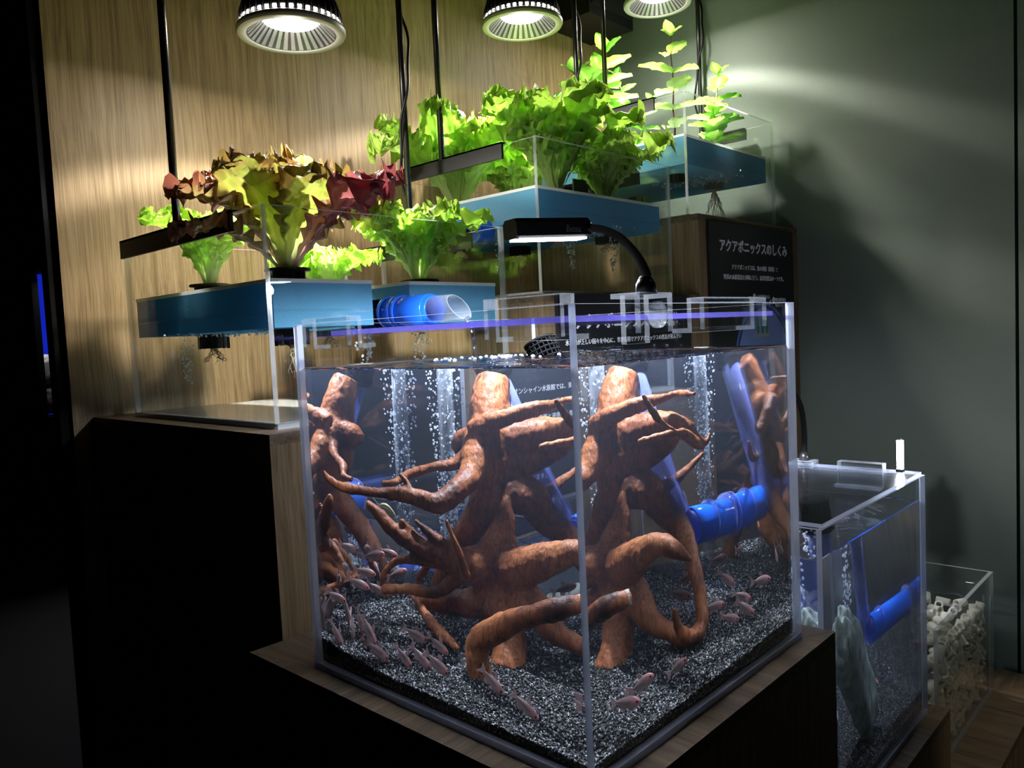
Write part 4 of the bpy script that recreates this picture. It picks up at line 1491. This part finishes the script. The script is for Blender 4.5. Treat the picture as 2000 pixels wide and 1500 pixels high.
# maker's mark on the lamp head
hd = [c for c in cl.children if c.name.startswith('head')][0]
hx = Vector((0.112, -0.032, 0)).normalized()
lettering('lettering', 'Beax', 0.013, 0.2895, 0.2387, 0.5602, M['grey_print'], hd, rot=(math.pi / 2, 0, math.atan2(hx.y, hx.x)))
clip_lamp('black gooseneck clip lamp behind the cube tank lighting the middle fish tank', (1.010, 0.222, 0.138),
          [(1.010, 0.222, 0.150), (1.012, 0.222, 0.200), (1.004, 0.224, 0.250), (0.975, 0.228, 0.282), (0.93, 0.231, 0.290), (0.906, 0.232, 0.290)],
          (0.790, 0.236, 0.290), (0.895, 0.232, 0.290), SECOND_LED_POWER, 'x', 128)

# small upright LED bar on the rim of the middle tank
t = thing('led_bar', (0.996, 0.034, 0.1365), 'small upright LED bar shining at the right rim of the middle tank', 'lamp')
MB().box((0.992, 0.030, 0.1365), (1.004, 0.042, 0.142)).build('foot', M['black'], t)
MB().box((0.9965, 0.0335, 0.195), (1.0015, 0.0385, 0.199)).build('end_cap', M['black'], t)
MB().box((0.9955, 0.0310, 0.142), (1.0025, 0.0410, 0.195)).build('led_strip', M['led_bar'], t)

# ================================================================== bubbles
def bubbles(label, cols, name='bubble_column'):
    mb = MB()
    for (x, y, z0, z1, n, sp, rmin, rmax) in cols:
        for k in range(n):
            s = random.random()
            w = sp * (0.45 + 0.55 * s)
            a, d = random.uniform(0, 6.28), w * math.sqrt(random.random())
            r = random.uniform(rmin, rmax)
            mb.ball((x + d * math.cos(a), y + d * math.sin(a), z0 + (z1 - z0) * s), r, 7, 5, sc=(1, 1, random.uniform(0.75, 1.3)))
    return tag(mb.build(name, M['bubble'], None, True), label, 'bubbles', kind='stuff')


bubbles('dense curtain of air bubbles rising behind the driftwood', [(0.335, 0.405, 0.10, 0.388, 460, 0.034, 0.0009, 0.0022)])
o = shell('air_lift_tube', (0.335, 0.405, 0.05), (0.335, 0.405, 0.383), 0.013, M['clear_tube'], None)
tag(o, 'clear upright air tube in the bubble curtain', 'tube')
bubbles('rising air bubbles beside the standpipe of the middle tank', [(0.735, 0.10, -0.10, 0.075, 130, 0.018, 0.0014, 0.003)])
bubbles('strings of air bubbles under the raft of the green lettuce tank', [(0.745, 0.80, 0.56, 0.650, 50, 0.014, 0.0012, 0.0028), (0.87, 0.69, 0.57, 0.652, 55, 0.014, 0.0012, 0.0028), (1.045, 0.70, 0.57, 0.652, 60, 0.013, 0.0012, 0.0028),
        (0.95, 0.72, 0.650, 0.660, 150, 0.13, 0.0012, 0.0026)])
bubbles('air bubbles under the rafts of the red lettuce tank', [(0.12, 1.03, 0.36, 0.445, 45, 0.016, 0.0012, 0.0026), (0.36, 0.80, 0.34, 0.445, 90, 0.02, 0.0014, 0.003), (0.50, 0.80, 0.34, 0.445, 90, 0.02, 0.0014, 0.003), (0.17, 0.9, 0.446, 0.452, 90, 0.14, 0.001, 0.0024)])
bubbles('air bubbles under the raft of the herb tank', [(1.54, 0.75, 0.842, 0.850, 130, 0.16, 0.0014, 0.0032)])
# splash bubbles floating on the surface
mb = MB()
for k in range(46):
    x, y = 0.31 + random.gauss(0, 0.05), 0.385 + random.gauss(0, 0.045)
    mb.ball((x, min(0.445, y), 0.3925), random.uniform(0.0012, 0.0034), 8, 6)
tag(mb.build('surface_bubbles', M['bubble'], None, True), 'small bubbles floating on the water near the driftwood top', 'bubbles', kind='stuff')

# ================================================================== fish
def fish_proto():
    sec = [(0.0210, 0.0008, 0.0006), (0.0195, 0.0028, 0.0018), (0.016, 0.0050, 0.0029), (0.010, 0.0068, 0.0036), (0.003, 0.0070, 0.0035), (-0.004, 0.0056, 0.0027), (-0.010, 0.0036, 0.0017), (-0.014, 0.0023, 0.0010), (-0.016, 0.0021, 0.0006)]
    vs, fs, cs = [], [], []
    n = 12
    for (x, h, w) in sec:
        for k in range(n):
            t = 2 * math.pi * k / n
            vs.append((x, w * math.cos(t), h * math.sin(t)))
            c = (0.22, 0.14, 0.13)
            c = mix(c, (0.34, 0.11, 0.11), (x - 0.006) / 0.012)
            c = mix(c, (0.30, 0.24, 0.22), max(0, -math.sin(t)))
            if -0.15 < math.sin(t) < 0.45 and x < 0.004: c = mix(c, (0.05, 0.04, 0.05), 0.75)
            cs.append(c)
    for i in range(len(sec) - 1):
        for k in range(n):
            k2 = (k + 1) % n
            fs.append((i * n + k, (i + 1) * n + k, (i + 1) * n + k2, i * n + k2))
    fs.append(tuple(range(n)))
    fs.append(tuple((len(sec) - 1) * n + k for k in range(n))[::-1])
    b = MB().add(vs, fs, 0, cs).build('fish', M['fish'], None, True)
    e = 0.00035

    def fin(name, q):
        m = len(q)
        v = [(x, -e, z) for x, z in q] + [(x, e, z) for x, z in q]
        MB().add(v, [tuple(range(m)), tuple(range(m, 2 * m))[::-1]] + [(k, (k + 1) % m, m + (k + 1) % m, m + k) for k in range(m)]).build(name, M['fish_fin'], b)
    fin('tail_fin', [(-0.0155, 0.002), (-0.0155, -0.002), (-0.026, -0.0085), (-0.0225, 0.0), (-0.026, 0.0085)])
    fin('dorsal_fin', [(0.005, 0.0066), (-0.002, 0.0060), (-0.006, 0.0120), (0.000, 0.0125)])
    fin('anal_fin', [(0.000, -0.0064), (-0.010, -0.0034), (-0.011, -0.0075), (-0.005, -0.0095)])
    fin('pelvic_fin', [(0.008, -0.0066), (0.004, -0.0069), (0.002, -0.0105)])
    for s in (-1, 1):
        MB().ball((0.0165, s * 0.0026, 0.0012), 0.0013, 8, 6).build('eye', M['eye'], b, True)
    return b


FISH = [
    (0.018, 0.425, 0.05, 60, 'thin fish beside the left pane just above the gravel'),
    (0.062, 0.431, 0.07, 80, 'fish seen end-on at the left edge of the shoal'),
    (0.054, 0.417, 0.055, 85, 'fish diving steeply beside the left edge of the shoal'),
    (0.073, 0.412, 0.06, 75, 'fish nosing down behind the leftmost fish'),
    (0.06, 0.385, 0.055, 65, 'slender fish pointing down near the left pane'),
    (0.03, 0.362, 0.045, 40, 'pair fish low by the left pane, left one'),
    (0.023, 0.343, 0.045, 35, 'pair fish low by the left pane, right one'),
    (0.047, 0.309, 0.042, 50, 'broad pinkish fish heading down in the middle of the shoal'),
    (0.106, 0.325, 0.055, 25, 'level fish just left of the driftwood stick'),
    (0.066, 0.289, 0.042, 45, 'dark fish between two paler ones over the gravel'),
    (0.11, 0.286, 0.05, 35, 'fish at the foot of the leaning driftwood stick'),
    (0.064, 0.26, 0.042, 40, 'lowest pink-headed fish of the left shoal'),
    (0.051, 0.162, 0.05, 45, 'black-striped fish before the front driftwood leg'),
    (0.027, 0.101, 0.045, 40, 'fish nearest the front corner over the gravel'),
    (0.03, 0.43, 0.095, 20, 'fish against the left rear pane above the shoal'),
    (0.076, 0.43, 0.155, 20, 'highest small fish at the left rear pane'),
    (0.144, 0.43, 0.135, -10, 'grey fish under the left driftwood fingers'),
    (0.186, 0.43, 0.133, 15, 'right one of the small fish under the driftwood fingers'),
    (0.118, 0.43, 0.116, 10, 'faint fish low behind the left driftwood arm'),
    (0.142, 0.425, 0.09, 30, 'fish near the rear gravel slope at left'),
    (0.097, 0.43, 0.103, 20, 'fish hovering at the rear left above the slope'),
    (0.211, 0.43, 0.1, -20, 'fish half hidden behind the driftwood stick'),
    (0.195, 0.051, 0.045, -25, 'striped fish by the right pane nearest the hooked root'),
    (0.136, 0.065, 0.045, -25, 'striped fish by the right pane closer to the front corner'),
    (0.09, 0.041, 0.045, 0, 'pale pink fish low at the right of the front corner'),
    (0.352, 0.216, 0.09, -20, 'fish behind the hooked driftwood root'),
    (0.318, 0.19, 0.08, 10, 'fish passing inside the curve of the hooked root'),
    (0.33, 0.11, 0.07, 0, 'fish just right of the hooked root'),
    (0.382, 0.135, 0.09, 30, 'fish under the blue outlet pipe at right'),
    (0.37, 0.075, 0.075, 20, 'fish in the right group nosing down'),
    (0.346, 0.04, 0.07, 30, 'fish of the right group nearest the right pane'),
    (0.316, 0.05, 0.065, 10, 'lowest fish of the right group'),
    (0.4, 0.05, 0.09, 0, 'fish of the right group by the far pane'),
    (0.425, 0.206, 0.1, -10, 'fish close under the flange of the blue outlet pipe'),
]
fp = fish_proto()
LOOK = {}
for i, (x, y, z, a, lab) in enumerate(FISH):
    o = fp if i == 0 else copy_tree(fp)
    ar = math.radians(a)
    d = Vector((0.684 * math.cos(ar), -0.730 * math.cos(ar), -math.sin(ar)))
    d = (d + Vector((0.55, 0.51, 0)) * random.uniform(-0.5, 0.3)).normalized()
    sd = Vector((0, 0, 1)).cross(d).normalized()
    u = d.cross(sd)
    s = random.uniform(0.82, 1.02)
    o.matrix_world = Matrix(((d.x * s, sd.x * s, u.x * s, x), (d.y * s, sd.y * s, u.y * s, y), (d.z * s, sd.z * s, u.z * s, z), (0, 0, 0, 1)))
    tag(o, lab, 'fish', 'small pinkish fish in the cube tank')

# a pale shrimp clinging under the upper left branch
t = thing('shrimp', (0.105, 0.385, 0.205), 'pale translucent shrimp under the long left driftwood branch', 'shrimp')
c = Vector((0.098, 0.378, 0.214))
ax = Vector((0.6, -0.62, -0.5)).normalized()
pts = [c + ax * (s * 0.03) + Vector((0, 0, 0.006 * math.sin(s * 3.1))) for s in [i / 8 for i in range(9)]]
MB().tube(pts, [0.0012, 0.0026, 0.0032, 0.0032, 0.003, 0.0026, 0.0022, 0.0016, 0.0008], 8).build('body', M['shrimp'], t, True)
for k in range(5):
    p = pts[2 + k // 2]
    MB().tube([p, p + Vector((0.003, -0.002, -0.007)), p + Vector((0.006 * (k % 2) - 0.002, -0.004, -0.013))], 0.0004, 4).build('leg', M['shrimp'], t, True)
for s in (-1, 1):
    MB().tube([pts[0], pts[0] + Vector((-0.008, 0.006, 0.010)), pts[0] + Vector((-0.016, 0.010 + 0.004 * s, 0.026))], 0.0003, 4).build('feeler', M['shrimp'], t, True)
# grey fish resting in the middle tank
o = copy_tree(fp)
o.matrix_world = Matrix.Translation((0.90, 0.16, -0.236)) @ Matrix.Rotation(math.radians(-100), 4, 'Z') @ Matrix.Scale(1.3, 4)
tag(o, 'small grey fish low down right of the leaning stone', 'fish', 'small pinkish fish in the cube tank')

# ================================================================== signs on the plinth fronts
def board(label, x0, x1, z0, z1, y=0.5815):
    t = thing('sign_board', ((x0 + x1) / 2, y, z0), label, 'sign')
    MB().box((x0, y - 0.009, z0), (x1, y, z1)).build('panel', M['sign'], t)
    return t


s1 = board('black sign titled アクアポニックスのしくみ under the herb tank', 1.287, 1.794, 0.16, 0.692)
yy = 0.5722
lettering('title', 'アクアポニックスのしくみ', 0.0345, 1.5435, yy, 0.620, M['print'], s1, 'CENTER', 1.0, bold=0.0009)
lettering('lettering', 'アクアポニックスは、魚の養殖（飼育）と', 0.0150, 1.5435, yy, 0.572, M['print'], s1, 'CENTER')
lettering('lettering', '野菜の水耕栽培を同時に行う、循環型農法の一つです。', 0.0150, 1.5435, yy, 0.545, M['print'], s1, 'CENTER')
lettering('lettering', '水が浄化される', 0.0125, 1.540, yy, 0.4935, M['print'], s1)
lettering('lettering', '野菜が栄養を', 0.0125, 1.662, yy, 0.4845, M['print'], s1)
lettering('lettering', '吸収する', 0.0125, 1.662, yy, 0.4695, M['print'], s1)


def disc(name, x, z, rx, rz, mat, parent, dy=0.0006, n=48):
    vs = [(x, yy + 0.0004 - dy, z)] + [(x + rx * math.cos(2 * math.pi * k / n), yy + 0.0004 - dy, z + rz * math.sin(2 * math.pi * k / n)) for k in range(n)]
    return MB().add(vs, [(0, 1 + (k + 1) % n, 1 + k) for k in range(n)]).build(name, mat, parent)


disc('printed_badge', 1.529, 0.498, 0.009, 0.009, M['print'], s1)
disc('printed_badge', 1.651, 0.489, 0.009, 0.009, M['print'], s1)
for (p, q) in (((1.497, 0.462), (1.497, 0.498)), ((1.497, 0.498), (1.516, 0.498)), ((1.622, 0.470), (1.630, 0.489)), ((1.630, 0.489), (1.640, 0.489))):
    MB().tube([(p[0], yy, p[1]), (q[0], yy, q[1])], 0.0009, 6).build('printed_line', M['print'], s1)
disc('printed_ring', 1.583, 0.315, 0.178, 0.168, M['sign_blue'], s1, 0.0006)
disc('printed_ring_line', 1.583, 0.315, 0.166, 0.157, M['sign'], s1, 0.0009)
disc('printed_pond', 1.583, 0.315, 0.160, 0.152, M['sign_blue2'], s1, 0.0012)
for k in range(3):
    disc('printed_leaf', 1.545 + k * 0.028, 0.420, 0.007, 0.030, M['sign_green'], s1, 0.0016, 20)
MB().box((1.52, yy - 0.0014, 0.385), (1.615, yy - 0.0006, 0.395)).build('printed_tray', M['sign_tan'], s1)

s2 = board('black sign of white Japanese text seen through the cube tank', 0.670, 1.181, 0.045, 0.5015)
lettering('title', 'アクアポニックスと衣食住', 0.034, 0.925, yy, 0.432, M['print'], s2, 'CENTER', bold=0.0008)
rows = ['水資源が乏しい国々を中心に、世界各国でアクアポニックスの普及が進んでい', 'ます。持続可能な農業として注目されています。', '', 'サンシャイン水族館では、東京都青梅市の', 'クスペリエンスとの業務提携の下、', 'ムファーム事業と連携し、魚を活用した', '水の循環や生き物の', '栽培に取り組み、', '可能性を広げる展示を', '行っています。']
for k, s in enumerate(rows):
    if s: lettering('lettering', s, 0.0128, 0.688, yy, 0.398 - k * 0.0285, M['print'], s2)

# round sticker on the filter tank
o = MB().add([(1.525, -0.0004, -0.262)] + [(1.525 + 0.012 * math.cos(2 * math.pi * k / 28), -0.0004, -0.262 + 0.022 * math.sin(2 * math.pi * k / 28)) for k in range(28)]
             + [(1.525 + 0.012 * math.cos(2 * math.pi * k / 28), -0.0001, -0.262 + 0.022 * math.sin(2 * math.pi * k / 28)) for k in range(28)],
             [(0, 1 + k, 1 + (k + 1) % 28) for k in range(28)] + [(1 + k, 29 + k, 29 + (k + 1) % 28, 1 + (k + 1) % 28) for k in range(28)]).build('sticker', M['sticker'])
tag(o, 'pale oval sticker on the low tank of ceramic rings', 'sticker')

# ================================================================== far aquarium glimpsed past the wall's edge
t = thing('wall_aquarium', (1.2, 4.6, 0.05), 'distant blue-lit aquarium with pale rocks beyond the wood wall', 'aquarium')
MB().box((0.893, 4.70, 0.083), (1.5, 4.72, 0.90)).build('lit_backdrop', emit_mat('blue_backdrop', (0.004, 0.012, 0.30), 1.0), t)
MB().box((0.86, 4.5, 0.90), (1.53, 4.72, 0.95)).build('frame', M['black_wall'], t)
MB().box((0.86, 4.5, 0.03), (1.53, 4.72, 0.083)).build('sill', M['black_wall'], t)
MB().box((0.86, 4.5, 0.03), (0.893, 4.72, 0.95)).build('frame', M['black_wall'], t)
for (x, z, hx, hz, lab) in ((1.0, 0.34, 0.2, 0.085, 'upper pale rock in the distant aquarium'), (1.0, 0.175, 0.2, 0.075, 'lower pale rock in the distant aquarium')):
    stone(lab, (x, 4.6, z), (hx, 0.07, hz), Euler((0, 0.05, 0)).to_matrix(), x * 3 + z * 9, 'aquarium_rock', M['pale_rock'])
lt = bpy.data.lights.new('aquarium_light', 'AREA')
lt.energy = 3.0
lt.size = 0.3
lo = bpy.data.objects.new('aquarium_light', lt)
COL.objects.link(lo)
lo.parent = t
lo.location = (-0.1, -0.06, 0.80)
